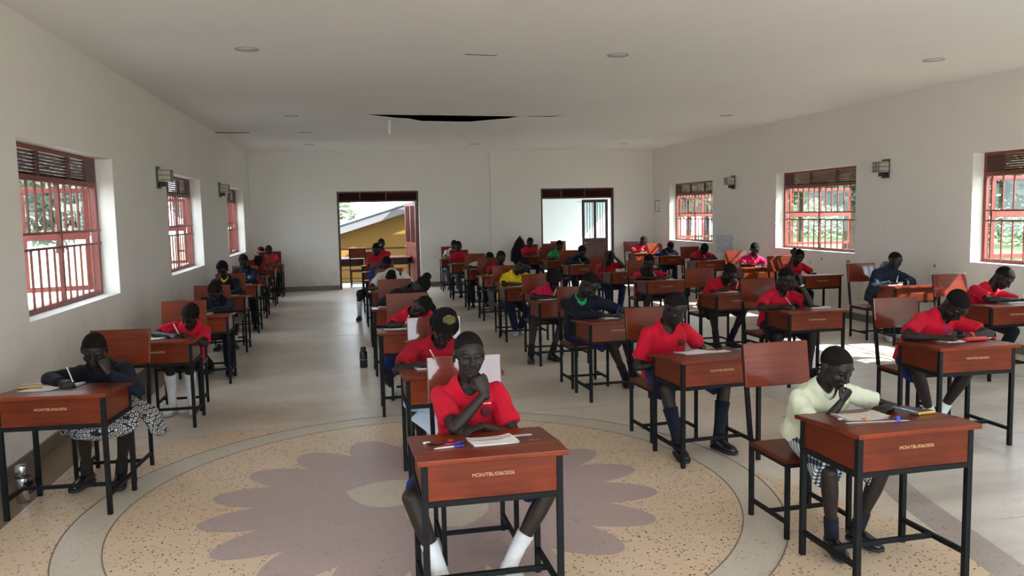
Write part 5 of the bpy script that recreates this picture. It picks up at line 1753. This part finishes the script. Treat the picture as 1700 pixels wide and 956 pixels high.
# ------------------------------------------------------------------ wall fittings
def wall_lamp(y, side, label):
    o = tag(empty('wall_lamp', (XL if side == 'left' else XR, y, 2.37), PI / 2 if side == 'left' else -PI / 2), label, 'wall lamp', 'bulkhead lamps between the windows')
    b = MB(); b.box((-0.085, -0.022, -0.14), (0.085, -0.001, 0.14)); b.build('back_plate', plain('dark_bronze', (0.05, 0.042, 0.036), 0.2, 20, rough=0.4, metal=0.4), o, 0.006)
    b = MB(); b.box((-0.095, -0.17, -0.055), (0.095, -0.023, 0.105)); b.build('glass_shade', FROST, o, 0.012)
    b = MB()
    for z in (-0.04, 0.02, 0.08):
        b.box((-0.10, -0.176, z), (0.10, -0.1705, z + 0.012))
        for sx in (-1, 1):
            b.box((sx * 0.098 - 0.003, -0.17, z), (sx * 0.098 + 0.003, -0.03, z + 0.012))
    for x in (-0.06, 0.0, 0.06):
        b.box((x - 0.006, -0.178, -0.05), (x + 0.006, -0.1715, 0.10))
    b.build('cage', plain('dull_cage_metal', (0.17, 0.155, 0.13), 0.25, 30, rough=0.4, metal=0.4), o)
    b = MB(); b.box((-0.05, -0.10, -0.115), (0.05, -0.023, -0.056)); b.build('lamp_arm', BPLAST, o, 0.008)
wall_lamp(11.15, 'left', 'caged wall lamp between the first and second windows of the left wall')
wall_lamp(16.05, 'left', 'caged wall lamp beside the last window of the left wall')
wall_lamp(10.88, 'right', 'caged wall lamp on the right wall above the white switch')
wall_lamp(15.85, 'right', 'caged wall lamp on the right wall above the pale poster')
def plate(name, x, y, z, rz, w_, h_, label, cat, mat=WPLAST):
    o = tag(empty(name, (x, y, z), rz), label, cat)
    b = MB(); b.box((-w_ / 2, -0.010, -h_ / 2), (w_ / 2, -0.0005, h_ / 2)); b.build('plate', mat, o, 0.003)
    b = MB(); b.box((-w_ * 0.18, -0.014, -h_ * 0.22), (w_ * 0.18, -0.0105, h_ * 0.22)); b.build('rocker', mat, o, 0.001)
plate('light_switch', XR, 10.87, 1.45, -PI / 2, 0.12, 0.10, 'white switch plate on the right wall below a caged lamp', 'switch')
plate('light_switch', XR, 15.87, 1.45, -PI / 2, 0.10, 0.12, 'small pale plate on the right wall above the poster', 'switch')
plate('light_switch', XL, 11.35, 1.45, PI / 2, 0.10, 0.10, 'small pale switch on the left wall below a caged lamp', 'switch')
plate('junction_box', 2.12, YB, 2.34, 0, 0.08, 0.08, 'tiny white box high on the end wall, right of the doorway', 'box')
plate('socket_plate', -0.85, YB, 1.35, 0, 0.09, 0.09, 'pale plate on the end wall just left of the open doorway', 'socket')
# small dark-edged holder in the corner and the faded poster
o = tag(empty('notice_holder', (XR, 20.16, 1.93), -PI / 2), 'small white notice holder with dark edges near the far right corner', 'notice holder')
b = MB(); b.box((-0.15, -0.008, -0.13), (0.15, -0.001, 0.13)); b.build('board', WPLAST, o)
b = MB()
for lo, hi in (((-0.16, -0.014, -0.145), (0.16, -0.001, -0.13)), ((-0.16, -0.014, 0.13), (0.16, -0.001, 0.145)), ((-0.165, -0.014, -0.145), (-0.15, -0.001, 0.145))):
    b.box(lo, hi)
b.build('frame', BPLAST, o)
b = MB(); b.box((0.06, -0.0095, -0.08), (0.11, -0.0082, -0.04)); b.build('print', BPLAST, o)
m = NT('faded_blue_print')
co = m.coords()
m.l(m.ramp(m.noise(co, 16, 6, 0.7), [(0.36, (0.22, 0.25, 0.32)), (0.47, (0.52, 0.55, 0.60)), (0.7, (0.62, 0.64, 0.68))]), m.b.inputs['Base Color'])
setb(m, rough=0.8)
b = MB(); b.box((-0.41, -0.004, -0.20), (0.41, -0.0008, 0.20))
o = b.build('poster', m.m); o.location = (XR, 16.27, 1.06); o.rotation_euler = (0, 0, -PI / 2)
tag(o, 'faded blue-grey printed poster low on the right wall between two windows', 'poster')
# knocks in the plaster of the right wall
for y, z, r in ((11.78, 0.90, 0.065), (12.55, 0.93, 0.03), (12.9, 0.85, 0.025), (9.8, 0.98, 0.03), (8.7, 0.88, 0.07)):
    b = MB()
    b.poly([(r * (0.75 + 0.25 * math.sin(3 * a + y)) * math.cos(a), r * 1.3 * (0.8 + 0.2 * math.cos(2 * a + z)) * math.sin(a)) for a in [2 * PI * i / 20 for i in range(20)]], -0.001, 0.0012)
    o = b.build('trim_1' if False else 'wall_chip', plain('bare_plaster', (0.30, 0.265, 0.23), 0.2, 30, rough=0.95))
    o.location = (XR - 0.0005, y, z); o.rotation_euler = (PI / 2, 0, -PI / 2)
    struct(o)
# recessed ceiling lamps
RL = [(-0.93, 8.13), (2.73, 8.10), (6.38, 8.06), (-0.90, 13.30), (6.36, 13.10), (-0.90, 18.45), (2.78, 18.50), (6.40, 18.60)]
WHERE = ['near the left wall, frontmost', 'over the middle, frontmost', 'near the right wall, frontmost', 'near the left wall, beside the split ceiling', 'near the right wall, second of three', 'near the left wall, rearmost', 'over the middle, rearmost', 'near the right wall, rearmost']
for (x, y), wv in zip(RL, WHERE):
    o = tag(empty('recessed_lamp', (x, y, ZC)), 'unlit round recessed ceiling lamp ' + wv, 'ceiling lamp', 'recessed lamps in the ceiling')
    b = MB()
    n = 40
    prof = [(0.112, -0.0005), (0.110, -0.007), (0.098, -0.007), (0.096, -0.003)]
    b.loft([[V((r * math.cos(2 * PI * j / n), r * math.sin(2 * PI * j / n), z)) for j in range(n)] for r, z in prof], closed_caps=False)
    b.build('trim_ring', plain('grey_lamp_ring', (0.36, 0.34, 0.32), 0.05, 20, rough=0.4), o)
    b = MB(); b.cyl((0, 0, -0.0028), (0, 0, -0.0008), 0.096, 0.096, 40); b.build('lens', WPLAST, o)
